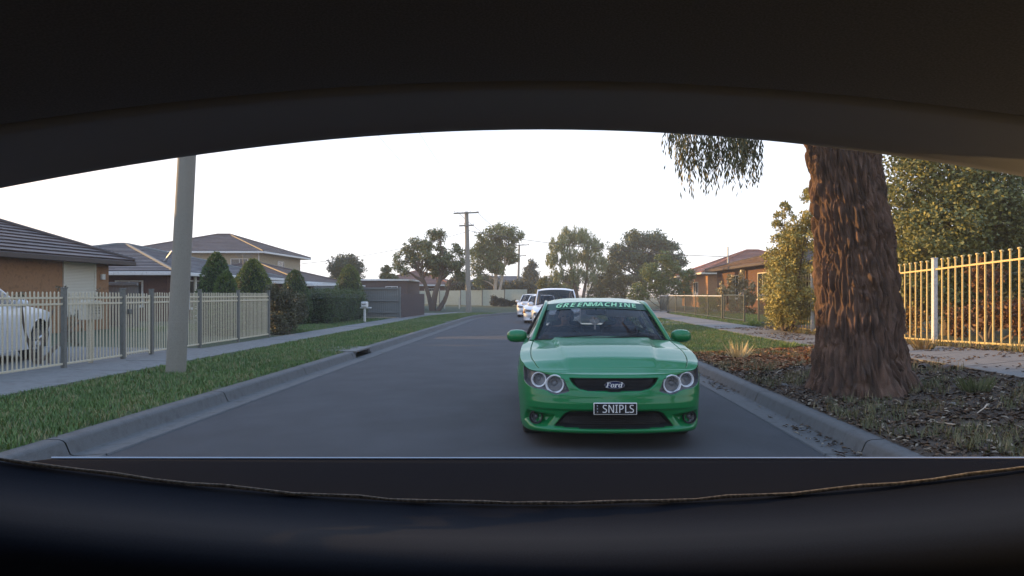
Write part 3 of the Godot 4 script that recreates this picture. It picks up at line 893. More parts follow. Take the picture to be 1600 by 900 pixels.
	hip_roof(o, -10.9, -21.6, 77.4, 88.6, 2.7, 1.9, Color(0.16, 0.07, 0.045), Color(0.24, 0.11, 0.07), true, M.stone_red)
	gutter(o, -10.9, -21.6, 77.4, 88.6, 2.68, M.trim_white)
	window(o, P(-13.5, 78.0, 1.6), 1.8, 1.2, Vector3.BACK, M.trim_white)
	window(o, P(-17.5, 78.0, 1.6), 1.8, 1.2, Vector3.BACK, M.trim_white)
	o = thing("grey_shed", "grey shed with pale flat roof behind the brown paling fence", "shed")
	walls(o, -10.6, -14.2, 50.0, 55.0, 0.1, 2.55, M.paling_brown)
	m = MB.new(); m.bevel(P(-12.4, 52.5, 2.62), Vector3(4.0, 0.14, 5.4), 0.02)
	part("roof", m, M.trim_white, o)
	window(o, P(-11.8, 50.0, 1.8), 0.9, 0.6, Vector3.BACK, M.trim_white)
	o = thing("far_house", "white-walled far house with dark roof above the queue of cars", "house")
	walls(o, 0.0, -14.0, 104.0, 112.0, 0.1, 2.8, M.render_white)
	hip_roof(o, 0.6, -14.6, 103.4, 112.6, 2.8, 1.7, grey0, grey1, true, M.paling_grey)
	gutter(o, 0.6, -14.6, 103.4, 112.6, 2.78, M.trim_white)
	for k in 3: window(o, P(-3.0 - k * 4.0, 104.0, 1.6), 1.8, 1.2, Vector3.BACK, M.trim_white)
	# 5 brown brick house on the right
	o = thing("brick_house", "brown brick house with dark hip roof beyond the wire fence", "house")
	walls(o, 12.8, 24.0, 34.5, 47.0, 0.3, 3.25, M.brick_brown)
	hip_roof(o, 12.1, 24.6, 33.8, 47.6, 3.3, 1.75, Color(0.07, 0.045, 0.038), Color(0.14, 0.09, 0.075), true, M.trim_brown)
	gutter(o, 12.1, 24.6, 33.8, 47.6, 3.28, M.trim_brown)
	window(o, P(12.8, 42.8, 2.0), 2.2, 1.5, Vector3.LEFT, M.trim_cream, false, 2)
	window(o, P(12.8, 37.2, 2.0), 1.6, 1.5, Vector3.LEFT, M.trim_cream, false, 1)
	window(o, P(16.6, 34.5, 2.0), 1.6, 1.3, Vector3.BACK, M.trim_cream)
	m = MB.new(); m.bevel(P(12.55, 40.2, 1.7), Vector3(0.25, 2.7, 0.25), 0.02)
	part("porch_post", m, M.trim_cream, o)
	m = MB.new(); m.tube([P(13.6, 47.0, 3.5), P(13.6, 47.0, 5.0)], [0.055], 8)
	part("flue", m, M.trim_cream, o)
	o = thing("red_roof_house", "orange-red tiled house farther right, glowing in the sun", "house")
	walls(o, 14.6, 26.0, 56.6, 67.0, 0.3, 3.4, M.brick_orange)
	hip_roof(o, 13.9, 26.6, 56.0, 67.6, 3.45, 2.3, Color(0.26, 0.09, 0.045), Color(0.42, 0.16, 0.08), true, M.stone_red)
	gutter(o, 13.9, 26.6, 56.0, 67.6, 3.43, M.trim_cream)
	window(o, P(14.6, 61.0, 2.0), 1.8, 1.3, Vector3.LEFT, M.trim_cream)
	# house hidden by the hedge at the far right
	o = thing("brown_house", "dark roofed house just visible at the right edge behind trees", "house")
	walls(o, 15.5, 27.0, 8.0, 24.0, 0.4, 3.2, M.brick_brown)
	hip_roof(o, 14.9, 27.6, 7.4, 24.6, 3.25, 2.1, brown0, brown1, false, M.trim_brown)
	gutter(o, 14.9, 27.6, 7.4, 24.6, 3.23, M.trim_brown)
	window(o, P(15.5, 15.0, 2.1), 1.8, 1.4, Vector3.LEFT, M.trim_cream)
	# mailbox
	o = thing("mailbox", "white mailbox on a thin white post by the lawn", "mailbox", P(-8.4, 30.2, gh(-8.4, 30.2)))
	m = MB.new(); m.bevel(Vector3(0, 0.85, 0), Vector3(0.26, 0.26, 0.36), 0.03)
	part("box", m, M.trim_white, o)
	m = MB.new(); m.bevel(Vector3(0.0, 0.86, 0.182), Vector3(0.2, 0.03, 0.01), 0.002)
	part("slot", m, M.gap_black, o)
	m = MB.new(); m.bevel(Vector3(0, 0.35, 0), Vector3(0.09, 0.76, 0.09), 0.01)
	part("post", m, M.trim_white, o)
	m = MB.new(); m.bevel(Vector3(0.05, 0.69, 0.0), Vector3(0.5, 0.05, 0.2), 0.01)
	part("newspaper_shelf", m, M.trim_white, o)

# ---------- vegetation ----------
func rdir() -> Vector3:
	var z := rng.randf_range(-1, 1); var a := rng.randf() * TAU; var r := sqrt(1.0 - z * z)
	return Vector3(r * cos(a), z, r * sin(a))

func clump(mb: MB, ce: Vector3, r: Vector3, n: int, size: float, c0: Color, c1: Color, droop := 0.0, bias := 0.55) -> void:
	var tone := rng.randf()
	for k in n:
		var dir := rdir()
		var p := ce + dir * r * pow(rng.randf(), bias)
		var lf := (rdir() + dir * 0.6 + Vector3.DOWN * droop * 3.0).normalized()
		var sd := lf.cross(rdir()).normalized()
		var s := size * rng.randf_range(0.6, 1.3)
		mb.col = c0.lerp(c1, clampf(tone * 0.45 + rng.randf() * 0.6, 0, 1))
		mb.leaf(p, lf, sd, s, s * (0.28 if droop > 0.5 else 0.55))

func limb(mb: MB, a: Vector3, b: Vector3, r0: float, r1: float, wob: float) -> void:
	var pts := []; var rr := []
	var n := 7
	var off := rdir() * wob
	for k in n:
		var t := float(k) / (n - 1)
		pts.append(a.lerp(b, t) + off * sin(t * PI) + rdir() * wob * 0.18 * sin(t * PI))
		rr.append(lerpf(r0, r1, t))
	mb.tube(pts, rr, 9)

func tree(called: String, label: String, group: String, base: Vector3, stems: Array, clumps: Array, leaves: int, size: float, c0: Color, c1: Color, bark: Material, droop := 0.0, cat := "tree") -> Node3D:
	# stems: [top, r0, r1]; clumps: [centre, radii]; all relative to base
	var o := thing(called, label, cat, base, 0.0, group)
	var mb := MB.new()
	for s in stems:
		limb(mb, Vector3(s[3], -0.1, 0) if s.size() > 3 else Vector3(0, -0.1, 0), s[0], s[1], s[2], s[1] * 1.2)
	for c in clumps:
		# limb from nearest stem point to the clump
		var best: Array = stems[0]
		for s in stems:
			if (s[0] as Vector3).distance_to(c[0]) < (best[0] as Vector3).distance_to(c[0]): best = s
		var t := clampf(((c[0] as Vector3).y * 0.7) / maxf((best[0] as Vector3).y, 0.1), 0.35, 1.0)
		var from: Vector3 = Vector3(best[3] if best.size() > 3 else 0.0, 0, 0).lerp(best[0], t)
		limb(mb, from, c[0], best[2] * 0.7, best[2] * 0.12, from.distance_to(c[0]) * 0.12)
	part("trunk", mb, bark, o)
	mb = MB.new()
	var vol := 0.0
	for c in clumps: vol += pow(c[1].x * c[1].y * c[1].z, 0.667)
	for c in clumps:
		var nn := int(leaves * 2.6 * pow(c[1].x * c[1].y * c[1].z, 0.667) / vol)
		# a clump is several small sprays
		var sub := maxi(4, int(nn / 45.0))
		for k in sub:
			var dir := rdir()
			var q: Vector3 = c[0] + dir * (c[1] as Vector3) * pow(rng.randf(), 0.4) * 1.05
			var rr: Vector3 = (c[1] as Vector3) * rng.randf_range(0.26, 0.5)
			if droop > 0.5: rr = rr * Vector3(0.55, 1.7, 0.55)
			clump(mb, q, rr, int(nn / sub), size, c0, c1, droop)
	part("crown", mb, M.leaf, o)
	return o

func cloud(n: int, spread: Vector3, up: float, rmin: float, rmax: float) -> Array:
	var a := []
	for k in n:
		var q := rdir() * spread * pow(rng.randf(), 0.5)
		var r := rng.randf_range(rmin, rmax)
		a.append([q + Vector3.UP * up, Vector3(r, r * 0.8, r)])
	return a

func topiary(label: String, base: Vector3, r: float, h: float, power: float, c0: Color, c1: Color, n: int, core_y := 0.0) -> void:
	# clipped shrub: a solid dark heart of twigs inside a close skin of leaves
	var o := thing("clipped_shrub", label, "shrub", base, 0.0, "clipped shrubs in the left front yard")
	var fn := FastNoiseLite.new(); fn.frequency = 1.3; fn.seed = int(base.x * 100 + base.z * 37)
	var prof := func(t: float) -> float:
		return pow(maxf(0.0, 1.0 - pow(t, power)), 0.62) * (0.78 + 0.22 * sm(0.0, 0.25, t))
	var mb := MB.new()
	var rows := []
	for i in 15:
		var t := i / 14.0
		var row := PackedVector3Array()
		for j in 20:
			var a := TAU * j / 20.0
			row.append(Vector3(cos(a), 0, sin(a)) * r * 0.84 * prof.call(t) + Vector3.UP * (core_y + (h - core_y) * t * 0.96))
		rows.append(row)
	mb.grid(rows, true)
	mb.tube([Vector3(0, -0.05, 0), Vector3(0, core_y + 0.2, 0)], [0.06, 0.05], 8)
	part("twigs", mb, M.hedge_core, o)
	mb = MB.new()
	for k in n:
		var t := pow(rng.randf(), 0.8)
		var a := rng.randf() * TAU
		var out := Vector3(cos(a), 0, sin(a))
		var q: float = prof.call(t)
		var w := fn.get_noise_3d(out.x * r, t * h, out.z * r)
		var p := out * r * q * (1.0 + w * 0.16 + rng.randf_range(-0.13, 0.03)) + Vector3.UP * (core_y + (h - core_y) * t * (1.0 + w * 0.03))
		var lf := (out * 0.7 + Vector3.UP * (0.3 + t) + rdir() * 0.9).normalized()
		mb.col = c0.lerp(c1, clampf(rng.randf() * 0.75 + w * 0.6, 0, 1))
		mb.leaf(p, lf, lf.cross(rdir()).normalized(), rng.randf_range(0.05, 0.11), 0.035)
	part("foliage", mb, M.leaf, o)

func bush(called: String, label: String, group: String, base: Vector3, clumps: Array, n: int, size: float, c0: Color, c1: Color, stems := 5, droop := 0.0) -> Node3D:
	var o := thing(called, label, "bush", base, 0.0, group)
	var mb := MB.new()
	for c in clumps:
		limb(mb, Vector3(rng.randf_range(-0.12, 0.12), -0.05, rng.randf_range(-0.12, 0.12)), c[0], 0.035, 0.008, 0.12)
	part("stem", mb, M.bark_grey, o)
	mb = MB.new()
	var vol := 0.0
	for c in clumps: vol += pow(c[1].x * c[1].y * c[1].z, 0.667)
	for c in clumps:
		var nn := int(n * 1.5 * pow(c[1].x * c[1].y * c[1].z, 0.667) / vol)
		var sub := maxi(3, int(nn / 40.0))
		for k in sub:
			var dir := rdir()
			clump(mb, c[0] + dir * (c[1] as Vector3) * pow(rng.randf(), 0.35) * 0.9, (c[1] as Vector3) * rng.randf_range(0.16, 0.34), int(nn / sub), size, c0, c1, droop)
	part("foliage", mb, M.leaf, o)
	return o

func vegetation() -> void:
	# clipped cones and hedges, left yard
	var g0 := Color(0.055, 0.09, 0.025); var g1 := Color(0.16, 0.22, 0.05)
	topiary("leftmost clipped cone shrub, tall and dark, right of the pole", P(-10.5, 20.6, gh(-10.5, 20.6)), 0.68, 2.6, 1.9, g0, Color(0.12, 0.17, 0.045), 5200)
	topiary("smallest round clipped shrub between two taller cones", P(-10.0, 20.2, gh(-10, 20.2)), 0.46, 1.98, 2.6, g0, g1, 3200)
	topiary("largest clipped egg-shaped shrub with yellow-green top above fence", P(-10.6, 23.4, gh(-10.6, 23.4)), 0.86, 2.55, 2.0, g0, Color(0.22, 0.26, 0.055), 6500)
	topiary("dark clipped cone shrub just left of the low box hedge", P(-10.6, 27.4, gh(-10.6, 27.4)), 0.72, 2.3, 2.0, g0, Color(0.11, 0.16, 0.045), 4200)
	topiary("rounded clipped shrub rising over the box hedge near mailbox", P(-10.3, 34.1, gh(-10.3, 34.1)), 0.8, 2.85, 2.6, g0, g1, 5000)
	# reddish bush at the fence end
	bush("leafy_bush", "shaggy brownish-green bush at the far end of left picket fence", "", P(-8.72, 21.6, gh(-8.7, 21.6)), [[Vector3(0, 0.55, 0), Vector3(0.55, 0.55, 0.75)], [Vector3(-0.05, 1.1, 0.1), Vector3(0.5, 0.5, 0.6)], [Vector3(0.1, 0.9, -0.9), Vector3(0.4, 0.55, 0.5)], [Vector3(-0.25, 1.45, 0.35), Vector3(0.32, 0.35, 0.32)], [Vector3(0.1, 0.4, 0.6), Vector3(0.45, 0.4, 0.4)]], 9500, 0.075, Color(0.05, 0.045, 0.022), Color(0.13, 0.12, 0.05))
	# box hedge
	var hb := thing("box_hedge", "low dense dark green hedge left of the white mailbox", "hedge", P(-10.0, 30.6, gh(-10, 30.6)))
	var mb := MB.new()
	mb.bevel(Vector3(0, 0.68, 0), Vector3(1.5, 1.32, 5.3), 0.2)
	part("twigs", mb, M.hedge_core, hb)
	mb = MB.new()
	for k in 9000:
		var q := Vector3(rng.randf_range(-1, 1), rng.randf_range(-1, 1), rng.randf_range(-1, 1))
		var ax := rng.randi() % 5
		if ax < 2: q.x = 1.0
		elif ax == 2: q.y = 1.0
		elif ax == 3: q.z = 1.0
		else: q.x = -1.0
		var p := Vector3(q.x * 0.82, 0.72 + q.y * 0.72, q.z * 2.75) + rdir() * 0.07
		p += Vector3(q.x, q.y, q.z) * 0.07 * sin(p.z * 3.0 + p.y * 4.0)
		var lf := (q * 0.5 + rdir()).normalized()
		mb.col = g0.lerp(Color(0.07, 0.10, 0.03), rng.randf())
		mb.leaf(p, lf, lf.cross(rdir()).normalized(), rng.randf_range(0.05, 0.1), 0.035)
	part("foliage", mb, M.leaf, hb)
	# rose stems behind the fence
	bush("rose_bush", "thin straggly rose stems rising behind the left picket fence", "", P(-9.3, 11.9, gh(-9.3, 11.9)), [[Vector3(0, 1.3, 0.5), Vector3(0.1, 0.16, 0.1)], [Vector3(0.1, 1.36, -0.35), Vector3(0.12, 0.14, 0.12)], [Vector3(0, 1.3, -1.5), Vector3(0.1, 0.2, 0.1)], [Vector3(-0.1, 0.6, -1.0), Vector3(0.2, 0.4, 0.3)]], 420, 0.05, Color(0.06, 0.07, 0.03), Color(0.2, 0.15, 0.1))
	# trees on the left
	var e0 := Color(0.06, 0.085, 0.035); var e1 := Color(0.17, 0.2, 0.085)
	tree("twisted_tree", "twisted dark forked tree with open crown left of distant pole", "", P(-8.5, 50.0, gh(-8.5, 50)), [[Vector3(0.7, 3.2, 0), 0.26, 0.14, -0.15], [Vector3(-1.2, 3.4, 0.3), 0.2, 0.12, -0.15], [Vector3(1.3, 2.4, 0.2), 0.2, 0.1, 0.25]],
		cloud(30, Vector3(2.5, 1.8, 1.6), 4.35, 0.32, 0.62) + [[Vector3(-2.3, 4.3, 0), Vector3(0.8, 0.7, 0.7)], [Vector3(-2.6, 3.6, 0.3), Vector3(0.6, 0.5, 0.6)], [Vector3(0.2, 5.9, 0), Vector3(0.9, 0.5, 0.7)], [Vector3(1.4, 4.2, 0.2), Vector3(0.8, 0.7, 0.7)], [Vector3(1.6, 3.3, 0.2), Vector3(0.7, 0.6, 0.7)], [Vector3(-1.4, 5.3, 0), Vector3(0.6, 0.5, 0.6)], [Vector3(1.9, 4.8, 0), Vector3(0.6, 0.5, 0.6)], [Vector3(-2.2, 3.2, 0.2), Vector3(0.5, 0.4, 0.5)], [Vector3(2.3, 2.7, 0.1), Vector3(0.5, 0.6, 0.5)], [Vector3(2.0, 3.6, 0.1), Vector3(0.6, 0.6, 0.6)]], 8200, 0.15, e0, e1, M.bark_grey)
	tree("gum_tree", "tall gum tree with pale trunk right of the distant pole", "", P(-4.9, 66.0, gh(-4.9, 66)), [[Vector3(0.1, 5.0, 0), 0.24, 0.14], [Vector3(1.2, 6.2, 0), 0.18, 0.08, 0.05]],
		cloud(14, Vector3(2.2, 2.4, 1.6), 5.2, 0.45, 0.8) + [[Vector3(0.6, 7.6, 0), Vector3(1.5, 0.8, 1.4)], [Vector3(2.0, 7.0, 0), Vector3(0.9, 0.7, 0.9)], [Vector3(-1.0, 6.8, 0), Vector3(1.0, 0.8, 1.0)], [Vector3(-1.7, 5.3, 0.4), Vector3(0.9, 0.9, 0.9)], [Vector3(-0.4, 5.2, 0.5), Vector3(1.1, 0.9, 1.0)], [Vector3(1.6, 5.4, 0), Vector3(0.8, 0.7, 0.8)], [Vector3(-1.8, 3.9, 0), Vector3(0.8, 0.8, 0.8)], [Vector3(0.4, 3.8, 0.8), Vector3(0.8, 0.6, 0.8)], [Vector3(-1.4, 2.6, 0.3), Vector3(0.8, 0.8, 0.8)]], 9000, 0.2, Color(0.065, 0.09, 0.03), Color(0.2, 0.23, 0.08), M.bark_pale)
	tree("conifer", "dark pointed conifer above the white cars, right of farthest pole", "", P(-1.6, 92.0, 0.2), [[Vector3(0, 5.6, 0), 0.2, 0.05]],
		[[Vector3(0, 1.4, 0), Vector3(2.0, 1.2, 2.0)], [Vector3(0, 2.8, 0), Vector3(1.7, 1.1, 1.7)], [Vector3(-0.1, 4.2, 0), Vector3(1.1, 1.0, 1.1)], [Vector3(0.1, 5.5, 0), Vector3(0.6, 0.9, 0.6)], [Vector3(1.7, 1.9, 0), Vector3(1.0, 1.0, 1.0)]], 6000, 0.25, Color(0.03, 0.045, 0.022), Color(0.075, 0.095, 0.045), M.bark_grey)
	# dark round trees behind the left houses
	tree("round_tree", "dark round-topped tree behind the clipped shrub and brown roof", "trees beyond the left houses", P(-19.6, 64.0, 0.2), [[Vector3(0, 3, 0), 0.2, 0.12]], cloud(9, Vector3(1.2, 1.0, 1.2), 3.7, 0.7, 1.1), 5200, 0.2, Color(0.035, 0.05, 0.022), Color(0.08, 0.105, 0.04), M.bark_grey)
	tree("small_tree", "small olive-green tree left of the twisted tree", "trees beyond the left houses", P(-14.6, 60.5, 0.2), [[Vector3(0, 2.2, 0), 0.12, 0.07]], cloud(6, Vector3(0.5, 0.9, 0.5), 2.9, 0.4, 0.7), 2600, 0.17, e0, Color(0.2, 0.19, 0.06), M.bark_grey)
	tree("small_tree", "low shadowed tree far off between shed and twisted tree", "trees beyond the left houses", P(-23.5, 78.0, 0.2), [[Vector3(0, 2.6, 0), 0.16, 0.09]], cloud(7, Vector3(1.8, 0.8, 1.2), 3.2, 0.7, 1.1), 3000, 0.24, e0, e1, M.bark_grey)
	for k in 6:
		var q: Array = [[-9.2, 74.0, 3.2, "far bushy tree filling the gap left of the distant pole"], [-6.6, 76.0, 3.0, "far bushy tree behind the distant pole's foot"], [-2.9, 74.0, 2.8, "far bushy tree right of the pale gum trunk"], [0.6, 96.0, 4.0, "far dark tree directly above the row of white cars"], [4.2, 100.0, 4.8, "far tree behind the weeping tree at the bend"], [-13.0, 96.0, 4.2, "farthest low tree behind the small brown house"]][k]
		tree("far_tree", q[3], "far trees beyond the bend", P(q[0], q[1], 0.2), [[Vector3(0, q[2] * 0.6, 0), 0.2, 0.1]], cloud(8, Vector3(1.5, q[2] * 0.3, 1.2), q[2] * 0.6, 0.8, 1.2), 3000, 0.24, Color(0.045, 0.055, 0.025), Color(0.13, 0.13, 0.055), M.bark_grey)
	bush("dark_shrub", "small dark shrub at foot of the pale gum trunk", "", P(-4.3, 63.5, gh(-4.3, 63.5)), [[Vector3(0.2, 0.4, 0), Vector3(0.8, 0.45, 0.5)], [Vector3(-0.5, 0.55, 0), Vector3(0.5, 0.55, 0.4)], [Vector3(1.3, 0.35, 0), Vector3(0.7, 0.35, 0.4)]], 3200, 0.12, Color(0.02, 0.025, 0.014), Color(0.05, 0.055, 0.025))
	# centre right: weeping tree and the dome
	var w0 := Color(0.09, 0.12, 0.045); var w1 := Color(0.28, 0.3, 0.12)
	var wc := []
	for q in [[-1.9, 6.6, 1.0], [-0.6, 7.6, 1.1], [0.8, 7.4, 1.1], [1.8, 6.4, 1.0], [-2.4, 5.0, 0.9], [-0.8, 5.4, 1.0], [0.9, 5.2, 1.1], [2.3, 4.8, 1.0], [-2.0, 3.3, 0.9], [0.0, 3.4, 1.0], [1.9, 3.1, 1.0], [-1.4, 1.8, 0.9], [2.6, 2.0, 0.8]]:
		wc.append([Vector3(q[0], q[1], rng.randf_range(-0.8, 0.8)), Vector3(q[2], q[2] * 0.9, q[2])])
	tree("weeping_tree", "pale weeping gum tree behind the green car's roof, left of dome", "", P(3.6, 68.0, 0.2), [[Vector3(-0.8, 5.2, 0), 0.2, 0.1, 0.3], [Vector3(1.2, 4.6, 0), 0.2, 0.1, 0.5], [Vector3(2.2, 3.6, 0), 0.14, 0.07, 0.9]], wc, 11000, 0.24, w0, w1, M.bark_grey, 1.0)
	var dc := []
	for q in [[-2.6, 6.2, 1.5], [-0.8, 7.4, 1.6], [1.2, 7.6, 1.6], [2.9, 6.6, 1.5], [3.8, 5.2, 1.4], [-3.4, 4.6, 1.3], [-1.2, 5.4, 1.6], [1.4, 5.4, 1.6], [-3.0, 2.8, 1.3], [0.2, 3.4, 1.5], [3.2, 3.2, 1.4]]:
		dc.append([Vector3(q[0], q[1], rng.randf_range(-1, 1)), Vector3(q[2], q[2] * 0.75, q[2])])
	tree("dome_tree", "large dense dome-shaped grey-green tree right of the weeping tree", "", P(11.6, 76.0, 0.3), [[Vector3(0, 5, 0), 0.3, 0.2], [Vector3(1.4, 5.2, 0), 0.2, 0.12]], dc, 12000, 0.26, Color(0.06, 0.09, 0.045), Color(0.13, 0.17, 0.085), M.bark_grey)
	var bc := []
	for q in [[-1.6, 1.2, 1.0], [0, 1.6, 1.1], [1.5, 1.6, 1.0], [-0.8, 2.7, 1.0], [0.9, 3.0, 0.9], [0.2, 3.8, 0.7], [2.0, 2.6, 0.7]]:
		bc.append([Vector3(q[0], q[1], rng.randf_range(-0.5, 0.5)), Vector3(q[2], q[2] * 0.8, q[2])])
	bush("leafy_shrub", "big dark green shrub behind wire fence, left of brown house", "", P(8.9, 48.0, 0.4), bc, 11000, 0.13, Color(0.06, 0.09, 0.03), Color(0.2, 0.25, 0.085))
	bush("leafy_shrub", "olive shrub with yellow lights between weeping tree and dark shrub", "", P(6.4, 61.0, 0.3), [[Vector3(-1.2, 1.2, 0), Vector3(1.1, 1.0, 1.0)], [Vector3(0.6, 1.6, 0), Vector3(1.2, 1.2, 1.0)], [Vector3(-0.4, 2.6, 0), Vector3(1.0, 0.8, 0.9)], [Vector3(1.6, 2.6, 0), Vector3(0.9, 0.8, 0.9)], [Vector3(0.4, 3.6, 0), Vector3(0.8, 0.7, 0.8)]], 7000, 0.17, Color(0.07, 0.075, 0.03), Color(0.2, 0.18, 0.06))
	bush("leafy_shrub", "yellow-green shrub right behind the roof of green car", "", P(-0.2, 62.0, 0.2), [[Vector3(0.2, 1.0, 0), Vector3(1.1, 0.9, 0.9)], [Vector3(1.4, 1.6, 0), Vector3(1.0, 1.0, 0.9)], [Vector3(0.4, 2.2, 0), Vector3(0.8, 0.8, 0.8)]], 4200, 0.17, Color(0.08, 0.085, 0.025), Color(0.22, 0.21, 0.05))
	bush("low_shrub", "small rounded yellow-green shrub before the brown brick house", "", P(9.8, 38.5, 0.4), [[Vector3(0, 0.75, 0), Vector3(0.7, 0.4, 0.6)], [Vector3(0.6, 0.6, 0.2), Vector3(0.6, 0.5, 0.6)], [Vector3(0, 0.3, 0), Vector3(0.6, 0.35, 0.6)]], 2500, 0.07, Color(0.09, 0.11, 0.02), Color(0.26, 0.27, 0.05))
	bush("cane_shrub", "tall straw-coloured cane clump against the brown brick wall", "", P(10.8, 36.5, 0.4), [[Vector3(-0.6, 1.0, 0), Vector3(0.3, 1.0, 0.3)], [Vector3(0.0, 1.2, 0), Vector3(0.3, 1.2, 0.3)], [Vector3(0.6, 1.2, 0), Vector3(0.3, 1.2, 0.3)], [Vector3(1.0, 0.9, 0.2), Vector3(0.3, 1.0, 0.3)]], 1600, 0.2, Color(0.2, 0.15, 0.06), Color(0.34, 0.26, 0.12), 5, 0.4)
	# sunlit shrub in front of the tan fence
	var sc := []
	for q in [[0.0, 0.7, 0.0, 0.8], [-0.3, 1.4, 0.4, 0.75], [0.1, 1.6, -0.5, 0.8], [0.4, 0.9, 0.9, 0.7], [-0.2, 2.3, 0.2, 0.7], [0.3, 2.3, -0.6, 0.7], [0.1, 3.0, 0.4, 0.6], [0.2, 3.1, -0.5, 0.55], [0.5, 3.6, 0.9, 0.5], [-0.1, 3.7, -0.2, 0.4], [0.2, 1.1, -1.1, 0.7], [0.6, 2.6, 1.3, 0.6], [0.6, 1.9, 1.5, 0.6], [0.7, 3.9, 1.6, 0.5], [-0.1, 4.1, 0.0, 0.25], [0.35, 4.3, 1.0, 0.35]]:
		sc.append([Vector3(q[0], q[1], q[2]), Vector3(q[3], q[3] * 0.9, q[3])])
	for q in [[-0.5, 0.6, 0.9, 0.6], [-0.6, 1.2, 1.2, 0.6], [-0.5, 1.9, 0.8, 0.6], [-0.3, 2.8, 0.8, 0.5], [0.2, 3.4, 0.6, 0.5], [0.5, 3.0, 1.6, 0.6], [0.5, 1.2, 1.6, 0.6]]:
		sc.append([Vector3(q[0], q[1], q[2]), Vector3(q[3], q[3] * 0.9, q[3])])
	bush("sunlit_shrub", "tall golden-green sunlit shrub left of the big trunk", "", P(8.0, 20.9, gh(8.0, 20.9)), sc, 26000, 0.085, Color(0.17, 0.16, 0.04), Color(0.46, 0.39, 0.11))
	# broad tree behind the tan fence
	var hc := []
	for q in [[-1.2, 2.0, 0.4, 1.2], [0.0, 1.6, 0.8, 1.2], [1.3, 1.8, 0.2, 1.2], [-1.3, 3.4, 0.2, 1.0], [-0.3, 3.2, 1.0, 1.0], [0.9, 3.2, 0.8, 1.1], [-0.9, 4.4, 0.2, 0.9], [0.3, 4.4, 0.6, 0.95], [1.3, 4.0, 0.0, 0.95], [0.2, 2.6, -1.0, 1.2], [-1.7, 1.2, 1.2, 0.9], [2.1, 2.9, -0.3, 0.9], [-0.5, 5.0, -0.4, 0.6], [-1.2, 2.5, 1.6, 0.9], [2.4, 1.7, -0.6, 1.0]]:
		hc.append([Vector3(q[0], q[1], q[2]), Vector3(q[3], q[3] * 0.85, q[3])])
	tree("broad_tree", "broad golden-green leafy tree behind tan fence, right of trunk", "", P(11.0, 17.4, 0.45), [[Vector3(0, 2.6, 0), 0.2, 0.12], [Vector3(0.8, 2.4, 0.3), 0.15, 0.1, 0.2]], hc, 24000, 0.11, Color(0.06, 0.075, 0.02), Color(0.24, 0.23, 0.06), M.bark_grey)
	bush("dark_bush", "dark green bush behind the tan fence at the right edge", "", P(11.4, 14.2, 0.5), [[Vector3(0, 1.0, 0), Vector3(0.9, 0.9, 0.9)], [Vector3(0.4, 2.0, 0.2), Vector3(0.8, 0.7, 0.8)], [Vector3(1.2, 1.2, 0.6), Vector3(0.9, 1.0, 0.9)], [Vector3(0.9, 2.5, 0.9), Vector3(0.6, 0.5, 0.6)], [Vector3(-0.6, 0.8, 1.2), Vector3(0.7, 0.7, 0.7)]], 8000, 0.1, Color(0.03, 0.04, 0.016), Color(0.10, 0.09, 0.03))
	bush("red_bush", "reddish-brown bush growing just behind the tan pickets", "", P(9.05, 13.0, gh(9, 13.0)), [[Vector3(0, 1.35, 0), Vector3(0.3, 0.35, 0.4)], [Vector3(0.05, 0.75, 0.35), Vector3(0.3, 0.45, 0.4)], [Vector3(0.1, 0.5, -0.3), Vector3(0.3, 0.4, 0.4)], [Vector3(0.1, 1.5, -0.4), Vector3(0.25, 0.3, 0.3)], [Vector3(0.1, 0.45, -1.0), Vector3(0.3, 0.4, 0.4)], [Vector3(0.1, 0.6, 0.9), Vector3(0.3, 0.4, 0.35)]], 3600, 0.075, Color(0.09, 0.035, 0.016), Color(0.22, 0.10, 0.03))
	bush("red_bush", "reddish ground shrub behind pickets just right of the trunk", "", P(9.0, 15.6, gh(9, 15.6)), [[Vector3(0, 0.5, 0), Vector3(0.35, 0.4, 0.6)], [Vector3(0.2, 0.8, -0.6), Vector3(0.35, 0.4, 0.5)]], 1500, 0.075, Color(0.12, 0.06, 0.016), Color(0.3, 0.18, 0.04))
	big_tree()
	# street trees just outside the frame: they stand over the near verge and show in the bonnet's reflection
	for q in [[5.4, 0.6, 5.6, "street tree outside the view on the right, shading the near verge"], [5.6, -8.5, 6.4, "street tree on the right verge behind the camera car"], [-6.2, -9.0, 6.2, "street tree on the left verge behind the camera car"], [6.0, -17.0, 6.6, "farthest street tree on the right behind the camera car"], [-6.4, -18.5, 6.6, "farthest street tree on the left behind the camera car"]]:
		tree("street_tree", q[3], "street trees behind the camera", P(q[0], q[1], 0.2), [[Vector3(0, 3.6, 0), 0.26, 0.18]], cloud(14, Vector3(2.6, 1.1, 2.6), q[2], 0.9, 1.3), 3600, 0.2, Color(0.04, 0.06, 0.025), Color(0.10, 0.13, 0.05), M.bark_grey)

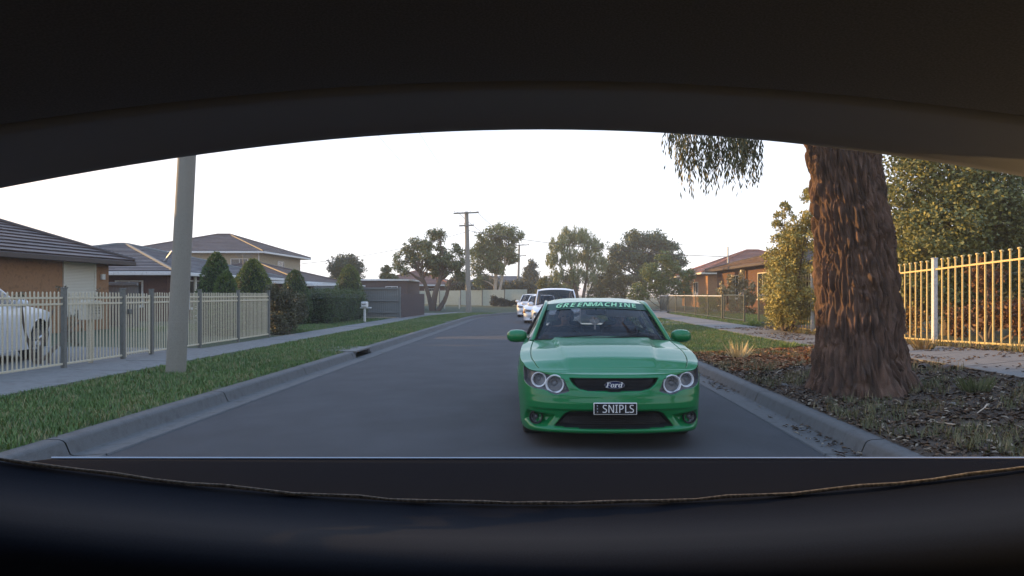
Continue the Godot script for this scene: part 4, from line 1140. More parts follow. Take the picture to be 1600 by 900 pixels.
func big_tree() -> void:
	# rough-barked tree on the right verge: deep vertical fissures in real relief
	var bx := 4.33; var bd := 8.75
	var o := thing("rough_bark_tree", "huge rough-barked tree trunk standing on the right verge", "tree", P(bx, bd, gh(bx, bd)))
	var f1 := FastNoiseLite.new(); f1.noise_type = FastNoiseLite.TYPE_SIMPLEX_SMOOTH; f1.frequency = 1.0; f1.fractal_type = FastNoiseLite.FRACTAL_RIDGED; f1.fractal_octaves = 3; f1.seed = 4
	var f2 := FastNoiseLite.new(); f2.noise_type = FastNoiseLite.TYPE_SIMPLEX_SMOOTH; f2.frequency = 1.0; f2.seed = 8; f2.fractal_octaves = 3
	var f3 := FastNoiseLite.new(); f3.noise_type = FastNoiseLite.TYPE_SIMPLEX_SMOOTH; f3.frequency = 1.0; f3.seed = 21; f3.fractal_octaves = 2
	var fc := FastNoiseLite.new(); fc.noise_type = FastNoiseLite.TYPE_CELLULAR; fc.frequency = 1.0; fc.seed = 5; fc.cellular_return_type = FastNoiseLite.RETURN_DISTANCE2_SUB; fc.cellular_jitter = 1.0; fc.fractal_type = FastNoiseLite.FRACTAL_NONE
	var keys := [[-0.15, 0.74, 0.05], [0.05, 0.66, 0.04], [0.3, 0.585, 0.02], [0.7, 0.525, 0.0], [1.3, 0.495, -0.03], [2.0, 0.47, -0.08], [3.0, 0.43, -0.2], [3.6, 0.42, -0.28], [4.6, 0.42, -0.42], [5.4, 0.36, -0.5]]
	var rows := []
	var cols := []
	var y := -0.15
	while y < 5.4:
		var k := 0
		while k < keys.size() - 2 and y > keys[k + 1][0]: k += 1
		var t: float = (y - keys[k][0]) / (keys[k + 1][0] - keys[k][0])
		t = clampf(t, 0, 1)
		var R: float = lerpf(keys[k][1], keys[k + 1][1], t)
		var cx: float = lerpf(keys[k][2], keys[k + 1][2], t)
		var row := PackedVector3Array(); var cr := PackedColorArray()
		for j in 320:
			var a := TAU * j / 320.0
			var ca := cos(a); var sa := sin(a)
			var wx := f3.get_noise_3d(ca * 1.2, y * 1.1, sa * 1.2) * 0.16
			var fine := f1.get_noise_3d(ca * 6.8 + wx * 3.0, y * 0.95 + wx, sa * 6.8 - wx * 2.0)
			var plate := smoothstep(-1.0, -0.45, fc.get_noise_3d(ca * 9.0 + wx * 9.0, y * 1.9 + wx * 5.0, sa * 9.0 - wx * 9.0))
			var big := f2.get_noise_3d(ca * 1.6, y * 0.8, sa * 1.6)
			var small := f2.get_noise_3d(ca * 13.0, y * 9.0, sa * 13.0)
			var root := maxf(0.0, 0.75 - y) * 0.13 * (sin(a * 5.0 + 0.6) * 0.6 + sin(a * 3.0 + 2.0) * 0.4)
			var r := R + fine * 0.042 + (plate - 0.6) * 0.058 + big * 0.03 + small * 0.012 + root
			row.append(Vector3(cx + ca * r, y, sa * r))
			var m := clampf(0.5 + f3.get_noise_3d(ca * 7.0 + 9.0, y * 2.5, sa * 7.0) * 0.9, 0, 1)
			cr.append(Color(0.06, 0.038, 0.027).lerp(Color(0.17, 0.10, 0.068), m))
		rows.append(row); cols.append(cr)
		y += 0.021
	var mb := MB.new()
	mb.grid(rows, true)
	var q := 0
	for r in cols:
		for c in r:
			mb.c[q] = c; q += 1
	part("trunk", mb, M.bark_dark, o)
	# limbs above the view
	var top := Vector3(-0.5, 5.3, 0)
	mb = MB.new()
	mb.col = Color(0.12, 0.08, 0.06)
	var tips := [Vector3(-3.4, 6.6, -1.2), Vector3(-2.6, 7.4, 1.6), Vector3(1.6, 7.6, -2.2), Vector3(2.4, 7.2, 1.2), Vector3(-0.6, 8.6, 0.2), Vector3(-1.4, 7.8, -3.4)]
	for t in tips:
		limb(mb, top - Vector3(0, 0.5, 0), t, 0.26, 0.07, 0.35)
	# thin hanging branch that carries the visible sprays
	var sp := []
	for s in [[-2.35, 3.2], [-2.15, 3.3], [-1.95, 3.25], [-1.72, 3.3], [-1.6, 3.4], [-2.55, 3.55], [-1.45, 3.3]]:
		sp.append(Vector3(s[0], s[1] + 0.32, rng.randf_range(-0.35, 0.35)))
	limb(mb, Vector3(-3.4, 6.6, -1.2), Vector3(-2.1, 4.05, -0.1), 0.06, 0.02, 0.3)
	limb(mb, Vector3(-2.1, 4.05, -0.1), Vector3(-1.2, 3.8, 0.1), 0.02, 0.008, 0.12)
	limb(mb, Vector3(-2.1, 4.05, -0.1), Vector3(-2.8, 3.85, 0.0), 0.02, 0.006, 0.1)
	for s in sp: limb(mb, Vector3(lerpf(-2.8, -1.2, clampf((s.x + 2.8) / 1.6, 0, 1)), 3.85, 0.0), s - Vector3(0, 0.3, 0), 0.008, 0.003, 0.05)
	part("limbs", mb, M.bark_dark, o)
	mb = MB.new()
	var c0 := Color(0.045, 0.055, 0.025); var c1 := Color(0.15, 0.14, 0.06)
	for s in sp:
		for k in 55:
			var p: Vector3 = s + Vector3(rng.randf_range(-0.13, 0.13), 0, rng.randf_range(-0.13, 0.13))
			var n := 5 + rng.randi() % 6
			var yy := rng.randf_range(-0.2, 0.15)
			for i in n:
				mb.col = c0.lerp(c1, rng.randf())
				var lf := (Vector3.DOWN + rdir() * 0.45).normalized()
				mb.leaf(p + Vector3(rng.randf_range(-0.03, 0.03), yy, rng.randf_range(-0.03, 0.03)), lf, lf.cross(rdir()).normalized(), rng.randf_range(0.07, 0.13), 0.022)
				yy -= rng.randf_range(0.05, 0.1)
	for t in tips:
		for k in 22:
			clump(mb, t + rdir() * Vector3(1.5, 0.9, 1.5) + Vector3.UP * 0.5, Vector3(0.6, 0.5, 0.6), 70, 0.12, c0, c1, 0.6)
	part("crown", mb, M.leaf, o)

# ---------- vehicles ----------
func tab(t: Array, x: float) -> float:
	if x <= t[0].x: return t[0].y
	for k in t.size() - 1:
		if x <= t[k + 1].x:
			var u: float = (x - t[k].x) / (t[k + 1].x - t[k].x)
			return lerpf(t[k].y, t[k + 1].y, u * u * (3.0 - 2.0 * u) * 0.5 + u * 0.5)
	return t[t.size() - 1].y

func edge_dist(p: Vector2, poly: PackedVector2Array) -> float:
	var best := 9.0
	for k in poly.size():
		best = minf(best, p.distance_to(Geometry2D.get_closest_point_to_segment(p, poly[k], poly[(k + 1) % poly.size()])))
	return best

const HULL := [Vector2(0, 0), Vector2(0.3, 0.012), Vector2(0.55, 0.055), Vector2(0.70, 0.11), Vector2(0.815, 0.205), Vector2(0.885, 0.37), Vector2(0.934, 0.62), Vector2(0.952, 0.95), Vector2(0.948, 1.7), Vector2(0.948, 2.6), Vector2(0.95, 3.7), Vector2(0.925, 4.3), Vector2(0.85, 4.66), Vector2(0.70, 4.86), Vector2(0.4, 4.93), Vector2(0.0, 4.95)]

func ws(u: float, v: float) -> Vector3:
	# the windscreen, in car space (x, y, z backwards)
	return Vector3(u * lerpf(0.78, 0.622, v), lerpf(0.985, 1.405, v) + 0.02 * sin(PI * v) - 0.035 * u * u, lerpf(1.28, 2.10, v) + lerpf(0.20, 0.13, v) * u * u)

func cl(p: Vector3) -> Vector3: return Vector3(p.x, p.y, -p.z)   # car space to the node's own space: nose at +z

func wheel(o: Node3D, at: Vector3, r: float, wdt: float) -> void:
	var side := signf(at.x)
	var b := Basis(Vector3.BACK, -PI / 2 * side)
	var m := MB.new()
	m.lathe(at, b, [Vector2(r * 0.62, -wdt * 0.5), Vector2(r * 0.9, -wdt * 0.5), Vector2(r * 0.985, -wdt * 0.36), Vector2(r, -wdt * 0.2), Vector2(r, wdt * 0.2), Vector2(r * 0.985, wdt * 0.36), Vector2(r * 0.9, wdt * 0.5), Vector2(r * 0.64, wdt * 0.48)], 32)
	var wh := part("wheel", m, M.tyre, o)
	m = MB.new()
	m.lathe(at, b, [Vector2(r * 0.66, wdt * 0.47), Vector2(r * 0.62, wdt * 0.42), Vector2(r * 0.6, wdt * 0.1), Vector2(r * 0.2, 0.0), Vector2(0.001, 0.0)], 32)
	for k in 5:
		var a := TAU * k / 5.0
		var dirv := b * Vector3(cos(a), 0, sin(a))
		var ax := b * Vector3.UP
		m.tube([at + ax * wdt * 0.36, at + dirv * r * 0.35 + ax * wdt * 0.4, at + dirv * r * 0.63 + ax * wdt * 0.42], [0.045, 0.035, 0.04], 6)
	part("rim", m, M.rim_metal, wh)

func build_car(called: String, label: String, cat: String, pos: Vector3, turn: float, p: Dictionary, group := "") -> Node3D:
	var o := thing(called, label, cat, pos, turn, group)
	var paint: Material = p.paint
	var fine: bool = p.get("fine", false)
	var sc: Vector3 = p.get("scale", Vector3.ONE)
	var s1: float = 0.0075 if fine else 0.03
	var s2: float = 0.022 if fine else 0.06
	var nr: int = 82 if fine else 26
	# outline samples
	var cv := Curve2D.new()
	cv.bake_interval = 0.01
	for k in HULL.size():
		var t: Vector2 = (HULL[mini(k + 1, HULL.size() - 1)] - HULL[maxi(k - 1, 0)]) / 6.0
		if k == 0: t = Vector2(0.05, 0)
		if k == HULL.size() - 1: t = Vector2(-0.06, 0.0)
		cv.add_point(HULL[k], -t, t)
	var total := cv.get_baked_length()
	var ss := []
	var s := 0.0
	while s < total:
		ss.append(s)
		s += s1 if s < 1.2 else s2
	ss.append(total)
	var ns := ss.size()
	var fi := [Vector2(0.18, 0.05), Vector2(0.2, 0.004), Vector2(0.222, 0.0), Vector2(0.25, 0.03), Vector2(0.33, 0.045), Vector2(0.395, 0.024), Vector2(0.42, 0.002), Vector2(0.47, 0.0), Vector2(0.53, 0.014), Vector2(0.60, 0.035), Vector2(0.68, 0.06), Vector2(0.735, 0.105), Vector2(1.0, 0.14)]
	var si := [Vector2(0.18, 0.03), Vector2(0.25, 0.018), Vector2(0.40, 0.008), Vector2(0.55, 0.0), Vector2(0.70, 0.0), Vector2(0.80, 0.012), Vector2(0.90, 0.035), Vector2(1.0, 0.075)]
	var yt := [Vector2(0, 0.735), Vector2(0.2, 0.765), Vector2(0.42, 0.822), Vector2(0.9, 0.895), Vector2(1.4, 0.95), Vector2(2.0, 0.96), Vector2(4.2, 0.985), Vector2(4.6, 1.0), Vector2(4.95, 0.985)]
	var regions: Array = p.regions
	var right_top := []
	for half in [1, -1]:
		var P0 := []; var P1 := []; var RG := []
		for r in nr + 1:
			P0.append(PackedVector3Array()); P1.append(PackedVector3Array())
		for i in ns:
			var q := cv.sample_baked(ss[i], true)
			var q2 := cv.sample_baked(minf(ss[i] + 0.004, total), true); var q1 := cv.sample_baked(maxf(ss[i] - 0.004, 0.0), true)
			var tg := (q2 - q1).normalized()
			var nn := Vector2(tg.y, -tg.x)          # outward: +x on the side, -z at the nose
			if i == 0: nn = Vector2(0, -1)
			if i == ns - 1: nn = Vector2(0, 1)
			var fr := clampf(absf(nn.y), 0, 1)
			var top := tab(yt, q.y)
			var bot := 0.18 if q.y < 0.7 or q.y > 4.3 else 0.2
			for r in nr + 1:
				var y := lerpf(bot, top, float(r) / nr)
				var ins := lerpf(tab(si, y), tab(fi, y), fr * fr)
				var x := q.x - nn.x * ins
				var z := q.y - nn.y * ins
				# wheel openings: snap to the arc
				for zw in [0.93, 3.77]:
					var dv := Vector2(z - zw, y - 0.335)
					var dl := dv.length()
					if absf(dl - 0.385) < s2 * 0.55 and absf(x) > 0.6:
						dv = dv / dl * 0.385
						z = zw + dv.x; y = 0.335 + dv.y
				var a := Vector3(x, y, z)
				P0[r].append(a)
				if q.y < 0.75 and nn.y < -0.05:
					var pt := Vector2(x, y)
					for g in regions:
						if not g.box.has_point(pt): continue
						if Geometry2D.is_point_in_polygon(pt, g.poly):
							var e := edge_dist(pt, g.poly)
							var dep: float = g.depth * smoothstep(0.0, g.soft, e)
							a += Vector3(-nn.x * dep * 0.4, 0, dep)
							break
				P1[r].append(a)
		right_top.append(P1[nr] if half == 1 else P1[nr])
		var buckets := {"body": MB.new()}
		for g in regions:
			buckets[g.name] = MB.new()
			if g.get("lens", false): buckets[g.name + "_lens"] = MB.new()
		# normals
		var flip := Vector3(half, 1, 1)
		var NR := []; var N0 := []
		for r in nr + 1:
			var n1 := PackedVector3Array(); var n0 := PackedVector3Array()
			for i in ns:
				var ra := maxi(r - 1, 0); var rb := mini(r + 1, nr); var ia := maxi(i - 1, 0); var ib := mini(i + 1, ns - 1)
				var du: Vector3 = P1[r][ib] - P1[r][ia]
				if i == 0: du = Vector3(1, 0, 0)
				if i == ns - 1: du = Vector3(-1, 0, 0)
				n1.append(du.cross(P1[rb][i] - P1[ra][i]).normalized())
				var d0: Vector3 = P0[r][ib] - P0[r][ia]
				if i == 0: d0 = Vector3(1, 0, 0)
				n0.append(d0.cross(P0[rb][i] - P0[ra][i]).normalized())
			NR.append(n1); N0.append(n0)
		var ids := {}
		for b in buckets:
			var arr := PackedInt32Array(); arr.resize(ns * (nr + 1)); arr.fill(-1)
			ids[b] = arr
		for r in nr:
			for i in ns - 1:
				var ce: Vector3 = (P0[r][i] + P0[r + 1][i + 1] + P0[r][i + 1] + P0[r + 1][i]) * 0.25
				var cut := false
				for zw in [0.93, 3.77]:
					if Vector2(ce.z - zw, ce.y - 0.335).length() < 0.384 and ce.x > 0.6: cut = true
				if cut: continue
				var bk := "body"
				var lens := false
				if ce.z < 0.75:
					for g in regions:
						var pt := Vector2(ce.x, ce.y)
						if g.box.has_point(pt) and Geometry2D.is_point_in_polygon(pt, g.poly):
							if g.get("rim", 0.0) == 0.0 or edge_dist(pt, g.poly) > g.rim: bk = g.name
							lens = g.get("lens", false)
							break
				for pas in (2 if lens else 1):
					var name_: String = bk if pas == 0 else bk + "_lens"
					if pas == 1 and bk == "body": continue
					var mb: MB = buckets[name_]
					var iv := []
					for e in [[r, i], [r, i + 1], [r + 1, i + 1], [r + 1, i]]:
						var id: int = e[0] * ns + e[1]
						if ids[name_][id] < 0:
							var pp: Vector3 = P1[e[0]][e[1]] if pas == 0 else P0[e[0]][e[1]] - Vector3(0, 0, 0.002)
							var np: Vector3 = NR[e[0]][e[1]] if pas == 0 else N0[e[0]][e[1]]
							ids[name_][id] = mb.vert(cl(pp * flip), cl(np * flip))
						iv.append(ids[name_][id])
					mb.tri_i(iv[0], iv[1], iv[2]); mb.tri_i(iv[0], iv[2], iv[3])
		var body_part: MeshInstance3D = part("body_side", buckets.body, paint, o)
		for g in regions:
			if buckets[g.name].v.size() == 0: continue
			var gp := part(g.part, buckets[g.name], g.mat, o)
			if g.get("lens", false):
				part("lens", buckets[g.name + "_lens"], M.lens, gp)
			if g.has("lamps"):
				for L in g.lamps:
					var at := cl(Vector3(L[0] * half, L[1], L[2]))
					var bs := Basis(Vector3.RIGHT, PI / 2) * Basis(Vector3.BACK, -0.12 * half)
					var m := MB.new()
					var R: float = L[3]
					m.lathe(at, bs, [Vector2(R, -0.06), Vector2(R * 1.03, 0.01), Vector2(R * 0.99, 0.018), Vector2(R * 0.86, 0.010), Vector2(R * 0.80, -0.05)], 32)
					part("ring", m, M.plastic_black if g.get("dark_ring", false) else M.lamp_ring, gp)
					m = MB.new()
					m.lathe(at, bs, [Vector2(R * 0.86, -0.012), Vector2(R * 0.7, -0.04), Vector2(R * 0.45, -0.065), Vector2(R * 0.2, -0.075), Vector2(0.001, -0.076)], 28)
					part("bowl", m, M.reflector, gp)
					m = MB.new()
					m.lathe(at + Vector3(0, 0, -0.05), bs, [Vector2(R * 0.42, -0.03), Vector2(R * 0.44, 0.0), Vector2(R * 0.36, 0.018), Vector2(R * 0.2, 0.028), Vector2(0.001, 0.031)], 20)
					part("projector", m, M.lamp_dark if L[4] == 1 else M.chrome, gp)
	# bonnet and boot, row by row between the two top edges
	var T: PackedVector3Array = right_top[0]
	var us := []
	var nu: int = 30 if fine else 10
	for k in nu + 1: us.append(-1.0 + 2.0 * k / nu)
	if fine:
		for g in [0.868, 0.873, 0.8745, 0.8815, 0.883, 0.888]:
			us.append(g); us.append(-g)
		for g in [0.5, 0.53, 0.56, 0.59, 0.62, 0.65, 0.68]:
			us.append(g); us.append(-g)
		us.sort()
	for end in 2:
		var rows := []
		for i in ns:
			var t := T[i]
			var idx := i
			if end == 0 and t.z > 1.43: break
			if end == 1 and (t.z < 4.3): continue
			if end == 0 and not fine and i % 2 == 1 and t.z > 0.3: continue
			var row := PackedVector3Array()
			var zz := t.z - T[0].z
			for u in us:
				var x: float = t.x * u
				var y := t.y
				if end == 0:
					y += 0.05 * sm(0.0, 0.5, zz) * pow(1.0 - u * u, 0.8)
					var xc := lerpf(0.41, 0.545, clampf(zz / 1.3, 0, 1))
					y += 0.02 * (1.0 - sm(xc - 0.012, xc + 0.045, absf(x))) * sm(0.0, 0.35, zz)
					if fine and absf(u) > 0.8735 and absf(u) < 0.8825 and zz > 0.16: y -= 0.014
				else:
					y += 0.03 * (1.0 - u * u) * sm(4.95, 4.7, t.z)
				row.append(cl(Vector3(x, y, t.z)))
			rows.append(row)
		var m := MB.new()
		m.grid(rows)
		part("bonnet" if end == 0 else "boot_lid", m, paint, o)
	# greenhouse
	var hi: float = p.get("roof_lift", 0.0)
	var tall := func(v: Vector3) -> Vector3:
		var k := clampf((v.y - 0.98) / 0.42, 0.0, 1.2)
		return cl(Vector3(v.x * (1.0 + 0.12 * k * p.get("boxy", 0.0)), v.y + hi * k, v.z + (p.get("tail", 0.0) * k if v.z > 3.0 else 0.0)))
	var m := MB.new()
	var rows := []
	for j in 15:
		var row := PackedVector3Array()
		for k in 25: row.append(tall.call(ws(-1.0 + k / 12.0, j / 14.0)))
		rows.append(row)
	m.grid(rows)
	var wsp := part("windscreen", m, M.windscreen_glass, o)
	# black border and cowl
	m = MB.new()
	for sg in [-1.0, 1.0]:
		rows = []
		for j in 15:
			var row := PackedVector3Array()
			for u in [0.955, 0.978, 1.0]: row.append(tall.call(ws(sg * u, j / 14.0) + Vector3(0, 0.004, -0.002)))
			rows.append(row)
		m.grid(rows)
	var cow := []
	for k in 21: cow.append(tall.call(ws(-1.0 + k / 10.0, 0.0) + Vector3(0, 0.012, -0.015)))
	m.tube(cow, [0.016], 8)
	part("windscreen_seal", m, M.gap_black, wsp)
	var rail := [Vector3(0.80, 0.955, 1.46), Vector3(0.712, 1.185, 1.80), Vector3(0.638, 1.372, 2.22), Vector3(0.635, 1.392, 2.6), Vector3(0.63, 1.392, 3.0), Vector3(0.62, 1.366, 3.5), Vector3(0.605, 1.27, 3.85), Vector3(0.645, 1.12, 4.2), Vector3(0.69, 1.0, 4.46)]
	var rc := Curve3D.new()
	for k in rail.size():
		var t: Vector3 = (rail[mini(k + 1, rail.size() - 1)] - rail[maxi(k - 1, 0)]) / 6.0
		rc.add_point(rail[k], -t, t)
	for sg in [-1.0, 1.0]:
		var pts := []; var rr := []
		for k in 41:
			var v := rc.sample_baked(rc.get_baked_length() * k / 40.0, true)
			pts.append(tall.call(v * Vector3(sg, 1, 1))); rr.append(0.025 if k < 30 else lerpf(0.025, 0.07, (k - 30) / 10.0))
		m = MB.new(); m.tube(pts, rr, 12)
		part("pillar", m, paint, o)
		rows = [PackedVector3Array(), PackedVector3Array(), PackedVector3Array()]
		for k in 33:
			var v := rc.sample_baked(rc.get_baked_length() * (0.02 + 0.96 * k / 32.0), true)
			var z := v.z
			var bx := 0.875
			var by := tab(yt, z) - 0.01
			var bo := Vector3(sg * bx, by, z)
			var tp := v * Vector3(sg, 1, 1)
			rows[0].append(tall.call(bo)); rows[1].append(tall.call(bo.lerp(tp, 0.5) + Vector3(sg * 0.012, 0, 0))); rows[2].append(tall.call(tp))
		m = MB.new(); m.grid(rows)
		part("side_window", m, M.tinted_glass, o)
		for zc in [2.62, 3.55]:
			m = MB.new()
			m.tube([tall.call(Vector3(sg * 0.88, 0.95, zc)), tall.call(Vector3(sg * 0.755, 1.17, zc + 0.03)), tall.call(Vector3(sg * 0.615, 1.38, zc + 0.08))], [0.03], 8)
			part("door_pillar", m, M.gap_black, o)
		# fill between the hull's top edge and the glass
		rows = [PackedVector3Array(), PackedVector3Array()]
		for k in 25:
			var z := 1.40 + 3.0 * k / 24.0
			var e := tab(yt, z)
			rows[0].append(cl(Vector3(sg * (0.949 - tab(si, e)), e, z))); rows[1].append(cl(Vector3(sg * 0.83, e + 0.012, z)))
		m = MB.new(); m.grid(rows)
		part("waist_rail", m, paint, o)
		# door mirror
		m = MB.new()
		var mp := cl(Vector3(sg * 0.99, 1.0, 1.72))
		m.lathe(mp, Basis(Vector3.BACK, -sg * PI / 2) , [Vector2(0.001, -0.125), Vector2(0.05, -0.115), Vector2(0.082, -0.07), Vector2(0.088, 0.0), Vector2(0.08, 0.07), Vector2(0.05, 0.11), Vector2(0.001, 0.12)], 20)
		for k in m.v.size(): m.v[k] = Vector3(m.v[k].x, mp.y + (m.v[k].y - mp.y) * 0.88, mp.z + (m.v[k].z - mp.z) * (1.0 if m.v[k].z > mp.z else 0.25))
		m.tube([cl(Vector3(sg * 0.86, 0.95, 1.70)), cl(Vector3(sg * 0.93, 0.955, 1.71)), mp - Vector3(0, 0.03, 0)], [0.03, 0.026, 0.03], 8)
		part("door_mirror", m, paint, o)
	# roof and rear glass
	for seg in 2:
		rows = []
		var k0: int = 14 if seg == 0 else 28
		var k1: int = 28 if seg == 0 else 39
		for k in range(k0, k1 + 1):
			var v := rc.sample_baked(rc.get_baked_length() * k / 40.0, true)
			var row := PackedVector3Array()
			for j in 21:
				var u := -1.0 + j / 10.0
				var w := Vector3(v.x * u, v.y + 0.058 * (1.0 - u * u * u * u) * (1.0 if seg == 0 else lerpf(1.0, 0.35, float(k - k0) / (k1 - k0))), v.z)
				if k == k0 and seg == 0: w = ws(u, 1.0) + Vector3(0, 0.004, 0)
				row.append(tall.call(w))
			rows.append(row)
		m = MB.new(); m.grid(rows)
		part("roof" if seg == 0 else "rear_window", m, paint if seg == 0 else M.tinted_glass, o)
	# underside, wheel wells, wheels
	m = MB.new()
	m.bevel(cl(Vector3(0, 0.29, 2.45)), Vector3(1.5, 0.16, 4.3), 0.05)
	for zw in [0.93, 3.77]: m.bevel(cl(Vector3(0, 0.5, zw)), Vector3(1.06, 0.5, 0.86), 0.05)
	part("underbody", m, M.gap_black, o)
	for zw in [0.93, 3.77]:
		for sg in [-1.0, 1.0]: wheel(o, cl(Vector3(sg * 0.775, 0.335, zw)), 0.335, 0.225)
	# seats and dash
	m = MB.new()
	m.bevel(cl(Vector3(0, 0.90, 1.72)), Vector3(1.5, 0.26, 0.62), 0.09)
	part("dashboard", m, M.seat_dark, o)
	for x in [-0.37, 0.37]:
		m = MB.new()
		m.bevel(cl(Vector3(x, 0.47, 2.55)), Vector3(0.52, 0.2, 0.55), 0.07)
		m.bevel(cl(Vector3(x, 0.82, 2.92)), Vector3(0.50, 0.64, 0.16), 0.07, Basis(Vector3.RIGHT, 0.22))
		m.bevel(cl(Vector3(x, 1.2, 3.02)), Vector3(0.26, 0.18, 0.1), 0.04, Basis(Vector3.RIGHT, 0.15))
		part("front_seat", m, M.seat_dark, o)
	m = MB.new()
	m.bevel(cl(Vector3(0, 0.72, 3.85)), Vector3(1.3, 0.6, 0.18), 0.06, Basis(Vector3.RIGHT, 0.25))
	m.bevel(cl(Vector3(0, 0.46, 3.5)), Vector3(1.3, 0.2, 0.6), 0.06)
	part("rear_seat", m, M.seat_dark, o)
	for ch in o.get_children():
		if sc != Vector3.ONE: (ch as Node3D).scale = sc
	return o

func region(called: String, pts: Array, depth: float, soft: float, m: Material, part_name: String, more := {}) -> Dictionary:
	var poly := PackedVector2Array(pts)
	var r := Rect2(poly[0], Vector2.ZERO)
	for q in poly: r = r.expand(q)
	var d := {"name": called, "poly": poly, "box": r.grow(0.002), "depth": depth, "soft": soft, "mat": m, "part": part_name}
	d.merge(more)
	return d

func text(s: String, parent: Node, material: Material, size: float, xf: Transform3D, called := "lettering", bold := true, serif := false, depth := 0.004) -> MeshInstance3D:
	var t := TextMesh.new()
	var f := SystemFont.new()
	f.font_names = PackedStringArray(["Droid Serif" if serif else "Droid Sans"])
	f.font_weight = 700 if bold else 400
	t.font = f; t.text = s; t.font_size = 48; t.pixel_size = size / 48.0; t.depth = depth
	t.curve_step = 1.0
	var o := MeshInstance3D.new()
	o.name = called
	o.mesh = t
	o.set_surface_override_material(0, material)
	parent.add_child(o, true)
	o.transform = xf
	return o

func green_car() -> Node3D:
	var hl := [Vector2(0.872, 0.79), Vector2(0.80, 0.764), Vector2(0.70, 0.744), Vector2(0.591, 0.718), Vector2(0.476, 0.690), Vector2(0.425, 0.582), Vector2(0.47, 0.566), Vector2(0.55, 0.548), Vector2(0.60, 0.560), Vector2(0.64, 0.582), Vector2(0.678, 0.594), Vector2(0.753, 0.594), Vector2(0.80, 0.610), Vector2(0.84, 0.632), Vector2(0.864, 0.66)]
	var reg := [
		region("grille", [Vector2(-0.2, 0.575), Vector2(0.0, 0.575), Vector2(0.25, 0.582), Vector2(0.335, 0.60), Vector2(0.39, 0.64), Vector2(0.437, 0.705), Vector2(-0.2, 0.705)], 0.07, 0.022, M.mesh_black, "upper_grille", {"rim": 0.006}),
		region("intake", [Vector2(-0.2, 0.226), Vector2(0.3, 0.23), Vector2(0.58, 0.244), Vector2(0.47, 0.375), Vector2(0.43, 0.393), Vector2(0.383, 0.40), Vector2(-0.2, 0.40)], 0.08, 0.03, M.mesh_black, "lower_grille", {"rim": 0.006}),
		region("lamp", hl, 0.075, 0.014, M.lamp_dark, "headlight", {"lens": true, "lamps": [[0.715, 0.675, 0.215, 0.072, 1], [0.562, 0.640, 0.145, 0.088, 1]]}),
		region("fog", [Vector2(0.83, 0.389), Vector2(0.672, 0.374), Vector2(0.54, 0.356), Vector2(0.622, 0.245), Vector2(0.70, 0.23), Vector2(0.80, 0.235), Vector2(0.872, 0.262), Vector2(0.855, 0.345)], 0.065, 0.05, M.paint_green, "fog_recess", {"lamps": [[0.744, 0.315, 0.195, 0.064, 1]], "dark_ring": true}),
	]
	var o := build_car("green_sedan", "bright green sedan with personalised plate facing the camera on the road", "car", P(0.678, 6.0, 0.0), 0.0, {"paint": M.paint_green, "fine": true, "regions": reg})
	# mesh bars inside the openings
	var m := MB.new()
	for k in 9: m.bevel(cl(Vector3(0, 0.589 + k * 0.0135, 0.068 + 0.02)), Vector3(0.72, 0.004, 0.01), 0.001)
	for k in 40: m.bevel(cl(Vector3(-0.37 + k * 0.019, 0.643, 0.09)), Vector3(0.003, 0.11, 0.008), 0.001)
	part("grille_mesh", m, M.plastic_black, o).set_meta("kind", "stuff")
	m = MB.new()
	for k in 8: m.bevel(cl(Vector3(0, 0.25 + k * 0.018, 0.098)), Vector3(0.90 - k * 0.02, 0.004, 0.01), 0.001)
	for k in 44: m.bevel(cl(Vector3(-0.43 + k * 0.02, 0.315, 0.1)), Vector3(0.003, 0.15, 0.008), 0.001)
	part("intake_mesh", m, M.plastic_black, o).set_meta("kind", "stuff")
	# oval emblem
	m = MB.new()
	var el := PackedVector2Array(); var el2 := PackedVector2Array()
	for k in 40:
		var a := TAU * k / 40.0
		el.append(Vector2(cos(a) * 0.096, sin(a) * 0.04)); el2.append(Vector2(cos(a) * 0.086, sin(a) * 0.0325))
	var ex := Transform3D(Basis.IDENTITY, cl(Vector3(0, 0.645, 0.045)))
	m.poly(el, ex, 0.012)
	var em := part("emblem", m, M.chrome, o, Vector3.ZERO, "blue oval badge with silver script")
	m = MB.new()
	m.poly(el2, ex.translated(Vector3(0, 0, 0.0125)), 0.003)
	part("badge_face", m, M.emblem_blue, em)
	text("Ford", em, M.letter_white, 0.062, Transform3D(Basis(Vector3(1.05, 0, 0), Vector3(0.28, 1.0, 0), Vector3.BACK), ex.origin + Vector3(-0.002, 0.0, 0.018)), "lettering", true, true, 0.003)
	# number plate
	m = MB.new()
	m.bevel(cl(Vector3(0, 0.432, -0.022)), Vector3(0.405, 0.112, 0.012), 0.004)
	var pl := part("number_plate", m, M.letter_white, o, Vector3.ZERO, "black plate with white letters reading SNIPLS")
	m = MB.new()
	m.bevel(cl(Vector3(0, 0.432, -0.0285)), Vector3(0.391, 0.098, 0.003), 0.001)
	part("plate_face", m, M.plate_black, pl)
	text("SNIPLS", pl, M.letter_white, 0.093, Transform3D(Basis(Vector3(1.02, 0, 0), Vector3(0, 1.12, 0), Vector3.BACK), cl(Vector3(0.026, 0.432, -0.0325))), "lettering", false)
	m = MB.new()
	for k in 3: m.bevel(cl(Vector3(-0.168, 0.405 + k * 0.027, -0.031)), Vector3(0.012, 0.014, 0.003), 0.001)
	part("plate_marks", m, M.reflector, pl)
	m = MB.new()
	m.bevel(cl(Vector3(0, 0.432, 0.0)), Vector3(0.30, 0.09, 0.04), 0.01)
	part("plate_holder", m, M.plastic_black, o)
	# sun strip with lettering across the top of the windscreen
	m = MB.new()
	var rows := []
